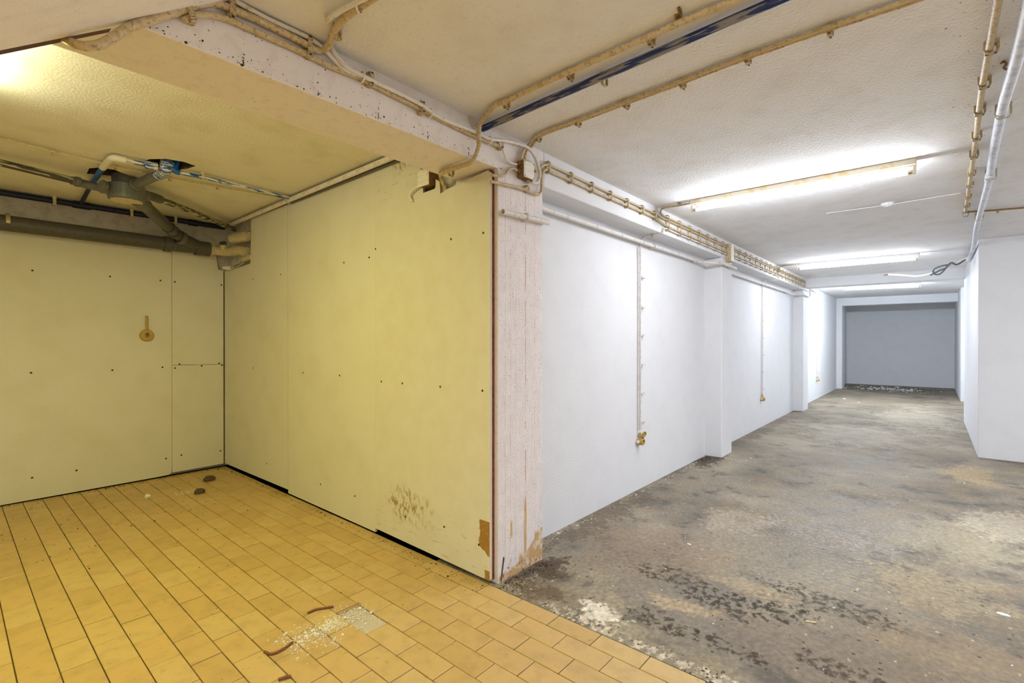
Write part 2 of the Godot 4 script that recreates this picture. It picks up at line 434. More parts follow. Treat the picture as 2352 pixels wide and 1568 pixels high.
# The stained concrete of the corridor floor, 3.2 m by 16.65 m from x = -2.3, z = -1.95.
func concrete_material() -> StandardMaterial3D:
	var W := 1024
	var H := 1792
	var a := FastNoiseLite.new()
	a.seed = 61
	a.frequency = 0.75
	a.fractal_octaves = 5
	a.fractal_gain = 0.55
	var b := FastNoiseLite.new()
	b.seed = 62
	b.frequency = 2.6
	b.fractal_octaves = 4
	b.fractal_gain = 0.6
	var c := FastNoiseLite.new()
	c.seed = 63
	c.frequency = 30.0
	c.fractal_octaves = 3
	c.fractal_gain = 0.7
	var cr := FastNoiseLite.new()
	cr.seed = 64
	cr.frequency = 30.0
	cr.noise_type = FastNoiseLite.TYPE_CELLULAR
	cr.cellular_return_type = FastNoiseLite.RETURN_DISTANCE2_SUB
	cr.fractal_type = FastNoiseLite.FRACTAL_NONE
	var e2 := FastNoiseLite.new()
	e2.seed = 66
	e2.frequency = 17.0
	e2.fractal_octaves = 4
	e2.fractal_gain = 0.7
	var col := PackedFloat32Array()
	col.resize(W * H * 3)
	var rough := PackedByteArray()
	rough.resize(W * H)
	var hgt := PackedByteArray()
	hgt.resize(W * H)
	var dx := 3.2 / W
	var dz := 16.65 / H
	for j in H:
		var z := -1.95 - (j + 0.5) * dz
		for i in W:
			var x := -2.3 + (i + 0.5) * dx
			var na := a.get_noise_2d(x, z)
			var nb := b.get_noise_2d(x + na * 0.2, z)
			var nc := c.get_noise_2d(x, z)
			var t := clampf(0.5 + na * 0.9 + nb * 0.55, 0.0, 1.0)
			var r := lerpf(0.47, 0.67, t)
			var g := lerpf(0.44, 0.63, t)
			var bl := lerpf(0.395, 0.57, t)
			# ochre and grey casts
			var w := smoothstep(0.1, 0.5, nb - na * 0.4)
			r = lerpf(r, 0.62, w * 0.3)
			g = lerpf(g, 0.54, w * 0.3)
			bl = lerpf(bl, 0.42, w * 0.3)
			var k := smoothstep(0.22, 0.45, na + nc * 0.15)
			r = lerpf(r, 0.72, k * 0.35)
			g = lerpf(g, 0.68, k * 0.35)
			bl = lerpf(bl, 0.60, k * 0.35)
			var d := smoothstep(0.28, 0.5, -nb + nc * 0.2)
			var q := 1.0 - 0.22 * d + nc * 0.2
			var o := (j * W + i) * 3
			col[o] = r * q * 0.93
			col[o + 1] = g * q * 0.93
			col[o + 2] = bl * q * 0.92
			rough[j * W + i] = int(clampf(0.80 + nb * 0.2 + nc * 0.1, 0.5, 0.98) * 255.0)
			hgt[j * W + i] = int(clampf(0.5 + nc * 0.35 + nb * 0.2, 0.0, 1.0) * 255.0)
	# stains with their own ragged outlines: x, z, half-widths, colour, strength, raggedness, cracked, roughness
	var marks := [
		[-0.60, -3.55, 0.75, 0.8, rgb(142, 133, 119), 0.5, 0.8, true, 0.40],
		[-0.46, -4.50, 0.65, 0.8, rgb(144, 135, 121), 0.42, 0.9, true, 0.38],
		[-0.75, -6.4, 0.8, 1.2, rgb(146, 138, 124), 0.35, 0.8, false, 0.5],
		[-1.05, -2.62, 0.5, 0.30, rgb(128, 122, 118), 0.6, 0.9, false, 0.6],
		[-0.80, -2.30, 0.55, 0.22, rgb(122, 115, 110), 0.6, 0.9, false, 0.6],
		[-0.35, -2.45, 0.5, 0.35, rgb(132, 118, 104), 0.6, 0.7, false, 0.7],
		[-1.11, -3.87, 0.26, 0.35, rgb(188, 176, 158), 0.5, 0.9, false, 0.8],
		[0.13, -4.40, 0.32, 0.5, rgb(174, 168, 142), 0.45, 1.0, false, 0.8],
		[0.45, -5.0, 0.3, 0.45, rgb(200, 193, 174), 0.5, 1.0, false, 0.8],
		[-0.02, -3.5, 0.35, 0.35, rgb(172, 158, 128), 0.6, 0.9, false, 0.8],
		[0.10, -2.85, 0.4, 0.25, rgb(164, 144, 116), 0.5, 0.9, false, 0.8],
		[-1.35, -3.0, 0.5, 0.5, rgb(156, 138, 118), 0.55, 0.7, false, 0.8],
		[0.30, -6.7, 0.25, 0.5, rgb(196, 168, 118), 0.5, 0.9, false, 0.8],
		[-0.23, -10.9, 0.6, 1.6, rgb(190, 182, 164), 0.5, 0.9, false, 0.8],
		[-0.9, -8.4, 0.7, 1.0, rgb(178, 174, 160), 0.4, 0.9, false, 0.7],
		[-1.0, -13.5, 0.9, 1.6, rgb(146, 136, 118), 0.5, 0.9, false, 0.8],
		[-0.9, -17.2, 1.2, 1.1, rgb(104, 98, 88), 0.6, 0.7, false, 0.9],
		[-1.00, -2.24, 0.16, 0.07, rgb(66, 58, 44), 0.95, 1.3, false, 0.9],
		[-0.84, -2.58, 0.22, 0.10, rgb(64, 58, 46), 0.9, 1.4, false, 0.9],
		[-0.63, -2.72, 0.26, 0.10, rgb(60, 54, 42), 0.95, 1.4, false, 0.9],
		[-0.42, -2.95, 0.28, 0.11, rgb(70, 66, 56), 0.85, 1.4, false, 0.9],
		[-1.10, -2.72, 0.20, 0.10, rgb(70, 62, 48), 0.9, 1.4, false, 0.9],
		[-0.66, -2.24, 0.14, 0.05, rgb(62, 54, 42), 0.9, 1.4, false, 0.9],
		[-0.25, -2.40, 0.14, 0.07, rgb(72, 60, 48), 0.85, 1.4, false, 0.9],
		[-1.23, -2.13, 0.15, 0.09, rgb(236, 230, 222), 0.95, 1.2, false, 0.9],
		[-1.45, -2.02, 0.25, 0.05, rgb(226, 216, 202), 0.8, 1.3, false, 0.9],
		[-0.85, -2.01, 0.55, 0.045, rgb(222, 212, 198), 0.85, 1.3, false, 0.9],
		[-0.25, -2.01, 0.5, 0.045, rgb(228, 218, 206), 0.85, 1.3, false, 0.9],
		[-0.95, -2.45, 0.20, 0.07, rgb(186, 168, 142), 0.8, 1.2, false, 0.9],
		[-0.78, -2.86, 0.24, 0.08, rgb(178, 162, 138), 0.7, 1.2, false, 0.9],
		[-1.72, -2.34, 0.14, 0.16, rgb(84, 68, 52), 0.8, 1.2, false, 0.9],
		[-1.62, -2.08, 0.22, 0.10, rgb(96, 80, 62), 0.7, 1.2, false, 0.9],
		[-1.90, -3.3, 0.12, 1.0, rgb(98, 86, 70), 0.55, 1.1, false, 0.9],
		[-1.92, -5.55, 0.16, 0.30, rgb(74, 64, 52), 0.8, 1.2, false, 0.9],
		[-1.92, -8.3, 0.12, 2.1, rgb(98, 90, 78), 0.5, 1.1, false, 0.9],
	]
	for m in marks:
		var c4: Color = m[4]
		for j in range(maxi(0, int((-1.95 - m[1] - m[3] * 1.5) / dz)), mini(H, int((-1.95 - m[1] + m[3] * 1.5) / dz) + 1)):
			var z := -1.95 - (j + 0.5) * dz
			for i in range(maxi(0, int((m[0] - m[2] * 1.5 + 2.3) / dx)), mini(W, int((m[0] + m[2] * 1.5 + 2.3) / dx) + 1)):
				var x := -2.3 + (i + 0.5) * dx
				var u: float = (x - m[0]) / m[2]
				var v: float = (z - m[1]) / m[3]
				var e := 1.0 - sqrt(u * u + v * v)
				if e < -0.5:
					continue
				var fine := e2.get_noise_2d(x, z)
				var n := b.get_noise_2d(x * 1.6 + 7.0, z * 1.6) * 0.7 + fine * 0.7
				var s := smoothstep(0.0, 0.35, e + n * m[6]) * float(m[5])
				if m[6] > 1.25:
					s *= smoothstep(-0.15, 0.3, fine)
				if s <= 0.003:
					continue
				var o := (j * W + i) * 3
				var tone := 1.0 + c.get_noise_2d(x * 0.8, z * 0.8) * 0.26
				if m[7]:
					var f := cr.get_noise_2d(x + n * 0.05, z * 0.75)
					tone *= lerpf(0.78, 1.0, smoothstep(-0.93, -0.78, f))
					hgt[j * W + i] = int(lerpf(hgt[j * W + i], 255.0 * smoothstep(-0.97, -0.7, f), 0.6))
				col[o] = lerpf(col[o], c4.r * tone, s)
				col[o + 1] = lerpf(col[o + 1], c4.g * tone, s)
				col[o + 2] = lerpf(col[o + 2], c4.b * tone, s)
				rough[j * W + i] = int(lerpf(rough[j * W + i], 255.0 * m[8], s))
	# flecks
	var rg := RandomNumberGenerator.new()
	rg.seed = 65
	for k in 1500:
		var i := rg.randi_range(2, W - 3)
		var j := int(pow(rg.randf(), 1.7) * (H - 6)) + 2
		var lt := rg.randf() < 0.3
		var v := 0.85 if lt else rg.randf_range(0.12, 0.25)
		for dj in rg.randi_range(1, 1):
			for di in rg.randi_range(1, 4):
				var o := (j * W + mini(i + di, W - 1)) * 3
				col[o] = v
				col[o + 1] = v * 0.96
				col[o + 2] = v * 0.88
	var toned := [0.97, 0.955, 0.93]
	var by := PackedByteArray()
	by.resize(W * H * 3)
	for k in W * H * 3:
		by[k] = int(clampf(col[k] * toned[k % 3], 0.0, 1.0) * 255.0)
	var m := StandardMaterial3D.new()
	m.albedo_texture = ImageTexture.create_from_image(Image.create_from_data(W, H, false, Image.FORMAT_RGB8, by))
	m.roughness = 1.0
	m.roughness_texture = grey(W, H, rough)
	m.heightmap_enabled = true
	m.heightmap_texture = grey(W, H, hgt)
	m.heightmap_scale = 0.35
	return m

# First column: limewash over board marks, rust runs from the arrises of the boards, a brown tide mark at the foot. 0.41 m wide, 2.3 m high.
func column_material(_unused: bool) -> StandardMaterial3D:
	var W := 320
	var H := 1280
	var n := FastNoiseLite.new()
	n.seed = 71
	n.frequency = 9.0
	n.fractal_octaves = 4
	var f := FastNoiseLite.new()
	f.seed = 72
	f.frequency = 70.0
	f.fractal_octaves = 2
	var by := PackedByteArray()
	by.resize(W * H * 3)
	var hg := PackedByteArray()
	hg.resize(W * H)
	for j in H:
		var y := 2.3 * (1.0 - (j + 0.5) / H)
		for i in W:
			var x := 0.41 * (i + 0.5) / W
			var a := n.get_noise_2d(x, y)
			var s := n.get_noise_2d(x * 9.0 + 3.0, y * 0.35)
			var g := f.get_noise_2d(x, y)
			var c := Vector3(0.945, 0.92, 0.918) * (1.0 + 0.03 * a)
			var h := 0.5 + g * 0.2 + s * 0.15
			# board joints
			for b in [[0.058, 0.003, 0.22], [0.105, 0.002, 0.25], [0.150, 0.002, 0.15], [0.242, 0.003, 0.75], [0.330, 0.002, 0.2]]:
				var d: float = absf(x - b[0] - a * 0.002)
				var t := smoothstep(b[1] + 0.003, b[1] * 0.3, d) * float(b[2]) * smoothstep(-0.25, 0.35, n.get_noise_2d(b[0] * 50.0, y * 0.8) + g * 0.3)
				c = c.lerp(Vector3(0.72, 0.52, 0.38), t)
				h -= 0.3 * smoothstep(b[1] + 0.004, 0.0, d)
			# rust spots
			c = c.lerp(Vector3(0.45, 0.22, 0.10), smoothstep(0.58, 0.64, n.get_noise_2d(x * 9.0 + 20.0, y * 3.6)) * 0.8)
			c = c.lerp(Vector3(0.86, 0.77, 0.74), smoothstep(0.1, 0.5, s) * 0.22)
			# a run of brown water down one joint, and the wet foot
			var run := smoothstep(0.016, 0.006, absf(x - 0.242 - a * 0.004)) * smoothstep(0.42, 0.34, y + a * 0.05) * 0.7
			run = maxf(run, smoothstep(0.012, 0.005, absf(x - 0.115)) * smoothstep(0.06, 0.03, absf(y - 0.27)) * 0.7)
			c = c.lerp(Vector3(0.80, 0.62, 0.34), run)
			var foot := smoothstep(0.0, 0.04, 0.02 + x * 0.42 - y + a * 0.06 + (0.03 if x > 0.33 else 0.0))
			var pale := smoothstep(-0.1, 0.4, n.get_noise_2d(x * 1.5 + 9.0, y * 1.5))
			c = c.lerp(Vector3(0.78, 0.60, 0.36).lerp(Vector3(0.88, 0.82, 0.72), pale), foot * 0.8)
			c = c.lerp(Vector3(0.36, 0.22, 0.10), smoothstep(0.35, 0.5, n.get_noise_2d(x * 3.0, y * 3.0 + 5.0)) * smoothstep(0.12, 0.02, y) * 0.9)
			c = c.lerp(Vector3(0.3, 0.2, 0.12), smoothstep(0.62, 0.7, g) * 0.5)
			var o := (j * W + i) * 3
			by[o] = int(clampf(c.x, 0, 1) * 255)
			by[o + 1] = int(clampf(c.y, 0, 1) * 255)
			by[o + 2] = int(clampf(c.z, 0, 1) * 255)
			hg[j * W + i] = int(clampf(h, 0, 1) * 255)
	var m := StandardMaterial3D.new()
	m.albedo_texture = ImageTexture.create_from_image(Image.create_from_data(W, H, false, Image.FORMAT_RGB8, by))
	m.roughness = 0.85
	m.heightmap_enabled = true
	m.heightmap_texture = grey(W, H, hg)
	m.heightmap_scale = 0.3
	return m

# Last plasterboard sheet: black scuffs low down and torn paper beside the free edge. 1.1 m by 2.3 m from x = -2.94.
func smudged_material() -> StandardMaterial3D:
	var W := 512
	var H := 1024
	var n := FastNoiseLite.new()
	n.seed = 81
	n.frequency = 6.0
	n.fractal_octaves = 4
	var base := rgb(224, 219, 200)
	var by := PackedByteArray()
	by.resize(W * H * 3)
	for j in H:
		var y := 2.3 * (1.0 - (j + 0.5) / H)
		for i in W:
			var x := 1.1 * (i + 0.5) / W
			var a := n.get_noise_2d(x, y)
			var g := n.get_noise_2d(x * 9.0, y * 5.0)
			var c := base.lerp(rgb(217, 210, 186), clampf(0.3 + a * 0.6, 0, 1))
			# scuffs
			var u := (x - 0.37) / 0.26
			var v := (y - 0.27) / 0.16
			var s := smoothstep(0.0, 0.8, 1.0 - sqrt(u * u + v * v) + a * 0.5)
			c = c.lerp(rgb(132, 108, 58), s * smoothstep(-0.15, 0.55, n.get_noise_2d(x * 5.0, y * 2.2) + g * 0.4) * 0.75)
			var s2 := smoothstep(0.35, 0.6, n.get_noise_2d(x * 1.2 + 4.0, y * 6.0)) * smoothstep(0.5, 0.1, y)
			c = c.lerp(rgb(150, 122, 66), s2 * 0.25)
			# torn paper at the free edge (x = 1.095)
			var e := 1.095 - x
			var wide := 0.0
			if y > 0.13 and y < 0.345:
				wide = 0.075 * smoothstep(0.13, 0.22, y) + a * 0.03
			elif y < 0.075:
				wide = 0.035 + a * 0.02
			if e < wide:
				c = rgb(172, 130, 60).lerp(rgb(150, 108, 48), clampf(0.5 + g, 0, 1))
			var o := (j * W + i) * 3
			by[o] = int(c.r * 255)
			by[o + 1] = int(c.g * 255)
			by[o + 2] = int(c.b * 255)
	var m := StandardMaterial3D.new()
	m.albedo_texture = ImageTexture.create_from_image(Image.create_from_data(W, H, false, Image.FORMAT_RGB8, by))
	m.roughness = 0.7
	return m

# ---------------------------------------------------------------- light

const EXPOSURE := 1.13
const TUBE_GLOW := 120.0
const NEW_TUBE_GLOW := 420.0
const YELLOW_GLOW := 60.0
const LAMP := 0.9
const YELLOW_LAMP := 3.0
const NEAR_LAMP := 4.5
const SIDE_LAMP := 5.5

func make_view() -> void:
	var cam := Camera3D.new()
	cam.name = "camera"
	cam.fov = 2.0 * rad_to_deg(atan(784.0 / 1122.0))
	cam.keep_aspect = Camera3D.KEEP_HEIGHT
	cam.near = 0.05
	cam.far = 60.0
	cam.position = Vector3(0, 1.35, 0)
	cam.rotation_degrees = Vector3(-0.153, 40.6685, 0)
	add_child(cam)
	cam.current = true
	var env := Environment.new()
	env.background_mode = Environment.BG_COLOR
	env.background_color = Color(0.01, 0.01, 0.01)
	env.tonemap_mode = Environment.TONE_MAPPER_LINEAR
	env.tonemap_exposure = EXPOSURE
	env.sdfgi_enabled = true
	env.ssao_enabled = true
	env.ssil_enabled = true
	var we := WorldEnvironment.new()
	we.name = "environment"
	we.environment = env
	add_child(we)

# Surface-mounted batten with one tube, x0..x1 at depth z, hanging from the ceiling at y.
func batten(label: String, x0: float, x1: float, z: float, y: float, energy: float, colour: Color, tube_mat: Material, body_mat: Material, slant := 0.0) -> void:
	var t := thing("fluorescent_lamp", label, "lamp", Vector3((x0 + x1) / 2, y, z), "fluorescent battens")
	var turn := Transform3D(Basis(Vector3.UP, slant), t.position) * Transform3D(Basis.IDENTITY, -t.position)
	var st := start()
	add_box(st, Vector3(x0, y - 0.042, z - 0.026), Vector3(x1, y, z + 0.026), 0.004, turn)
	add_box(st, Vector3(x0 + 0.003, y - 0.052, z - 0.014), Vector3(x1 - 0.003, y - 0.042, z + 0.014), 0.003, turn)
	part("housing", st.commit(), body_mat, t)
	for s in [0, 1]:
		var xe: float = x0 + 0.012 if s == 0 else x1 - 0.012
		st = start()
		add_box(st, Vector3(xe - 0.010, y - 0.098, z - 0.012), Vector3(xe + 0.010, y - 0.042, z + 0.012), 0.004, turn)
		part("lamp_holder", st.commit(), body_mat, t)
		var cap: float = xe + (0.020 if s == 0 else -0.020)
		part("tube_cap", lathe([Vector2(0, -0.012), Vector2(0.0135, -0.012), Vector2(0.0135, 0.012), Vector2(0, 0.012)], turn * Vector3(cap, y - 0.082, z), turn.basis.x, 16), M.zinc, t)
	part("tube", tube([turn * Vector3(x0 + 0.042, y - 0.082, z), turn * Vector3(x1 - 0.042, y - 0.082, z)], 0.013, 16), tube_mat, t)
	var l := AreaLight3D.new()
	l.name = "tube_light"
	l.area_size = Vector2(x1 - x0 - 0.1, 0.03)
	l.light_color = colour
	l.light_energy = energy
	l.area_range = 30.0
	l.area_attenuation = 2.0
	l.shadow_enabled = true
	t.add_child(l)
	l.position = Vector3(0, -0.100, 0)
	l.rotation = Vector3(-PI / 2, slant, 0)

func make_lamps() -> void:
	batten("fluorescent batten with yellowed housing on ceiling, its cable bent from the conduit rack", -1.52, -0.075, -4.05, YC, LAMP, Color(0.935, 0.95, 0.98), M.tube, M.enamel)
	batten("white fluorescent batten on ceiling just before the shallow cross beam", -1.55, -0.12, -8.42, YC, LAMP, Color(0.935, 0.95, 0.98), M.tube, M.enamel_white)
	batten("farthest fluorescent batten, between the cross beam and the end lintel", -1.45, -0.15, -12.6, YC, LAMP * 4.0, Color(0.935, 0.95, 0.98), M.tube_new, M.enamel_white, 0.2)
	batten("fluorescent batten on the ceiling of the yellow room", -3.45, -2.25, -0.05, YY, YELLOW_LAMP, Color(1.0, 0.98, 0.5), M.tube_warm, M.enamel)
	batten("fluorescent batten in the open area beside the corridor mouth", 1.15, 2.45, -4.6, YC, SIDE_LAMP, Color(0.935, 0.95, 0.98), M.tube, M.enamel_white)
	batten("fluorescent batten on the ceiling before the corridor", -0.5, 0.8, 1.5, YC, NEAR_LAMP, Color(0.94, 0.96, 1.0), M.tube, M.enamel)

# ---------------------------------------------------------------- setting

func slab_with_uv(lo: Vector3, hi: Vector3) -> ArrayMesh:
	var st := start()
	add_box(st, Vector3(lo.x, lo.y, lo.z), Vector3(hi.x, hi.y - 0.002, hi.z))
	var q := [Vector3(lo.x, hi.y, lo.z), Vector3(hi.x, hi.y, lo.z), Vector3(hi.x, hi.y, hi.z), Vector3(lo.x, hi.y, hi.z)]
	var w := []
	for p in q:
		w.append(Vector2((p.x + 2.3) / 3.2, (-1.95 - p.z) / 16.65))
	tri(st, q[0], q[1], q[2], Vector3.UP, w[0], w[1], w[2])
	tri(st, q[0], q[2], q[3], Vector3.UP, w[0], w[2], w[3])
	return st.commit()

func make_setting() -> void:
	structure("floor", "stained bare concrete floor of the white corridor", "floor", slab_with_uv(Vector3(-2.3, -0.2, -18.7), Vector3(3.0, 0, -1.968)), M.concrete)
	# ceilings
	structure("ceiling", "rough white ceiling over the corridor", "ceiling", box(Vector3(-2.0, YC, -18.7), Vector3(3.0, YC + 0.2, 3.2)), M.ceiling)
	make_yellow_ceiling()
	# walls
	structure("wall_left", "bright white plastered wall along the corridor with socket drops", "wall", box(Vector3(XW - 0.2, 0, -18.7), Vector3(XW, YC + 0.1, -2.40)), M.white)
	structure("wall_back", "grey-white wall closing the far end of the corridor", "wall", box(Vector3(-2.3, 0, -18.7), Vector3(0.9, YC, -18.4)), M.white)
	structure("wall_right", "white wall block with a sharp corner standing beside the corridor", "wall", box(Vector3(0.405, 0, -11.0), Vector3(3.0, YC, -7.74), 0.006), M.white)
	structure("wall_right_far", "white wall pier between the far recess and the end wall", "wall", box(Vector3(0.485, 0, -18.5), Vector3(1.2, YC, -14.58), 0.006), M.white)
	structure("wall_right_recess", "white wall at the back of the recess beyond the sharp corner", "wall", box(Vector3(1.2, 0, -18.5), Vector3(1.4, YC, -10.9)), M.white)
	structure("wall_right_near", "white wall closing the open area beside the tiles", "wall", box(Vector3(2.8, 0, -7.9), Vector3(3.0, YC, 3.2)), M.white)
	structure("wall_front", "white wall closing the open area opposite the corridor", "wall", box(Vector3(-2.0, 0, 3.0), Vector3(3.0, YC, 3.2)), M.white)
	structure("wall_yellow_left", "bare concrete wall behind the plasterboard lining", "wall", box(Vector3(-6.0, 0, -2.3), Vector3(-5.80, 2.8, 3.2)), M.raw)
	structure("wall_yellow_back", "bare concrete wall behind the plasterboard partition", "wall", box(Vector3(-5.9, 0, -2.25), Vector3(XW - 0.02, 2.8, -2.03)), M.raw)
	structure("wall_yellow_front", "cream wall closing the yellow room opposite the partition", "wall", box(Vector3(-5.9, 0, 3.0), Vector3(-1.9, 2.8, 3.2)), M.board)
	# columns and beams
	var t := thing("column", "pinkish white column with rust runs, damp foot, and pipe stub at the room corner", "column", Vector3(XB, 0, -2.2), "", "structure")
	part("shaft", box(Vector3(XW - 0.15, 0, -2.405), Vector3(XB - 0.001, YB, -2.0)), M.beam, t)
	var st := start()
	var q := [Vector3(XB, 0, -2.0), Vector3(XB, 0, -2.405), Vector3(XB, YB, -2.405), Vector3(XB, YB, -2.0)]
	var w := [Vector2(0, 1), Vector2(1, 1), Vector2(1, 0), Vector2(0, 0)]
	tri(st, q[0], q[1], q[2], Vector3.RIGHT, w[0], w[1], w[2])
	tri(st, q[0], q[2], q[3], Vector3.RIGHT, w[0], w[2], w[3])
	for e in [[0, 1], [1, 2], [2, 3], [3, 0]]:
		var back := Vector3(-0.012, 0, 0)
		var nn: Vector3 = ((q[e[0]] + q[e[1]]) / 2 - Vector3(XB, YB / 2, -2.2)).normalized()
		quad(st, q[e[0]], q[e[1]], q[e[1]] + back, q[e[0]] + back, nn)
	part("plaster_face", st.commit(), M.column, t)
	part("split_plaster", prism(PackedVector2Array([Vector2(0, 0.012), Vector2(0.006, 0), Vector2(0.032, 0.13), Vector2(0.022, 0.135), Vector2(0.012, 0.08)]), Vector3(XB, 0, -2.02), Vector3.FORWARD, Vector3.UP, Vector3.RIGHT, 0.0025), M.stone, t)
	structure("column", "white column carrying the grey cable box, with pipe bent round it", "column", box(Vector3(XW - 0.1, 0, -6.17), Vector3(XB, YB, -5.8), 0.008), M.white)
	structure("column", "white column under the shallow cross beam", "column", box(Vector3(XW - 0.1, 0, -11.05), Vector3(XB - 0.02, YB, -10.58), 0.008), M.white)
	structure("column", "white column carrying the lintel before the end recess", "column", box(Vector3(XW - 0.15, 0, -16.65), Vector3(XB - 0.06, YC, -16.2), 0.008), M.white)
	structure("beam", "long whitewashed concrete beam over the tiled opening", "beam", box(Vector3(-2.15, YB, -2.42), Vector3(XB, 2.72, 3.1), 0.004), M.beam)
	structure("beam", "long white beam above the corridor wall carrying the conduit rack", "beam", box(Vector3(XW - 0.1, YB, -11.05), Vector3(XB, YC + 0.05, -2.42), 0.004), M.white)
	structure("beam", "shallow white beam across the corridor ceiling", "beam", box(Vector3(XW - 0.05, 2.345, -10.95), Vector3(0.6, YC + 0.05, -10.62), 0.006), M.white)
	structure("beam", "white lintel across the end recess", "beam", box(Vector3(XW - 0.05, YB, -16.60), Vector3(0.6, YC + 0.05, -16.22), 0.006), M.white)
	# underside of a stair, sloping down over the beam's near end
	var slope := PackedVector2Array([Vector2(0.72, 2.56), Vector2(0.095, 2.10), Vector2(-1.20, 1.145), Vector2(-1.2, 1.40), Vector2(0.44, 2.62)])
	structure("stair_soffit", "board-marked white underside of a stair sloping across the end of the beam", "stair", prism(slope, Vector3(-1.835, 0, 0), Vector3.FORWARD, Vector3.UP, Vector3.RIGHT, 1.15), M.beam)
	var edge := PackedVector2Array([Vector2(0.33, 2.286), Vector2(0.095, 2.112), Vector2(-1.0, 1.305), Vector2(-1.0, 1.40), Vector2(0.33, 2.40)])
	single("steel_strip", "dark brown painted steel strip under the sloping stair edge", "strip", prism(edge, Vector3(-1.90, 0, 0), Vector3.FORWARD, Vector3.UP, Vector3.RIGHT, 0.06), M.purple_brown)

func make_yellow_ceiling() -> void:
	var c := CSGCombiner3D.new()
	c.name = "ceiling_yellow"
	add_child(c)
	tag(c, "yellowed rough ceiling with two broken holes over the plasterboard room", "ceiling", "", "structure")
	var b := CSGBox3D.new()
	b.name = "slab"
	b.size = Vector3(3.95, 0.2, 5.5)
	b.position = Vector3(-3.975, YY + 0.1, 0.45)
	b.material = M.yellow_ceiling
	c.add_child(b)
	var holes := [
		[Vector2(-4.72, -0.69), Vector2(-4.56, -0.68), Vector2(-4.49, -0.72), Vector2(-4.46, -0.80), Vector2(-4.53, -0.90), Vector2(-4.62, -0.86), Vector2(-4.66, -0.78)],
		[Vector2(-4.12, -0.90), Vector2(-4.02, -0.91), Vector2(-3.93, -0.98), Vector2(-3.90, -1.08), Vector2(-3.93, -1.16), Vector2(-4.03, -1.14), Vector2(-4.12, -1.10), Vector2(-4.15, -1.0)],
	]
	for h in holes:
		var p := CSGPolygon3D.new()
		p.name = "hole"
		var poly := PackedVector2Array()
		for v in h:
			poly.append(v)
		p.polygon = poly
		p.depth = 0.14
		p.operation = CSGShape3D.OPERATION_SUBTRACTION
		p.material = M.mortar_dark
		# polygon (x, y) -> world (x, z); depth upwards
		p.transform = Transform3D(Basis(Vector3(1, 0, 0), Vector3(0, 0, 1), Vector3(0, -1, 0)), Vector3(0, YY - 0.02, 0))
		c.add_child(p)

# ---------------------------------------------------------------- tiled floor

func shows(p: Vector3) -> bool:
	var a := deg_to_rad(40.6685)
	var f := -sin(a) * p.x - cos(a) * p.z
	if f < 0.5:
		return false
	var r := cos(a) * p.x - sin(a) * p.z
	return absf(r / f) < 1.052 and (1.35 - p.y) / f < 0.705

func make_tiles() -> void:
	var t := thing("floor_tiled", "ochre tiled floor laid in running bond", "floor", Vector3(-3.0, 0, -1.0), "", "structure")
	part("bed", box(Vector3(-5.8, -0.2, -1.966), Vector3(3.0, -0.006, 3.2)), M.mortar_dark, t)
	rng.seed = 7
	var px := 0.2365
	var pz := 0.1195
	var gap := 0.0042
	var whole := box(Vector3(-(px - gap) / 2, -0.009, -(pz - gap) / 2), Vector3((px - gap) / 2, 0, (pz - gap) / 2), 0.0016)
	var first := box(Vector3(-(px - gap) / 2, -0.009, -(0.106 - gap) / 2), Vector3((px - gap) / 2, 0, (0.106 - gap) / 2), 0.0016)
	var rest := start()
	for row in 43:
		var z0 := -1.968 if row == 0 else -1.860 + (row - 1) * pz
		var z1 := -1.860 + row * pz
		if z1 > 3.0:
			break
		var shift := -1.383 if row % 2 == 0 else -1.2645
		for k in range(-19, 19):
			var x0 := shift + k * px
			var x1 := x0 + px
			if x1 < -5.74 or x0 > 2.8:
				continue
			var mid := Vector3((x0 + x1) / 2, 0, (z0 + z1) / 2)
			var seen := shows(mid) or shows(Vector3(x0, 0, z0)) or shows(Vector3(x1, 0, z0)) or shows(Vector3(x0, 0, z1)) or shows(Vector3(x1, 0, z1))
			var lift := rng.randf_range(-0.0008, 0.0008)
			var mat: Material = M.tiles[rng.randi_range(0, 4)]
			var tilt := Basis.from_euler(Vector3(rng.randf_range(-0.004, 0.004), 0, rng.randf_range(-0.004, 0.004)))
			if not seen:
				add_box(rest, Vector3(x0 + gap / 2, -0.008, z0 + gap / 2), Vector3(x1 - gap / 2, 0, z1 - gap / 2))
				continue
			# the broken tile whose half has gone down to the mortar
			if absf(mid.x + 2.21) < 0.118 and absf(mid.z + 1.325) < 0.055:
				part("tile", box(Vector3(x0 + gap / 2, -0.009, z0 + gap / 2), Vector3(-2.225, 0, z1 - gap / 2), 0.0016), mat, t)
				part("mortar_patch", box(Vector3(-2.222, -0.009, z0 + 0.002), Vector3(x1 - 0.002, -0.004, z1 - 0.002)), M.mortar, t)
				continue
			if x0 < -5.735:
				part("tile", box(Vector3(-5.735, -0.009, z0 + gap / 2), Vector3(x1 - gap / 2, 0, z1 - gap / 2), 0.0016), mat, t)
				continue
			put("tile", first if row == 0 else whole, mat, t, Transform3D(tilt, Vector3(mid.x, lift, mid.z)))
	var r := part("tile_field", rest.commit(), M.tiles[0], t)
	r.set_meta("kind", "stuff")

# ---------------------------------------------------------------- plasterboard

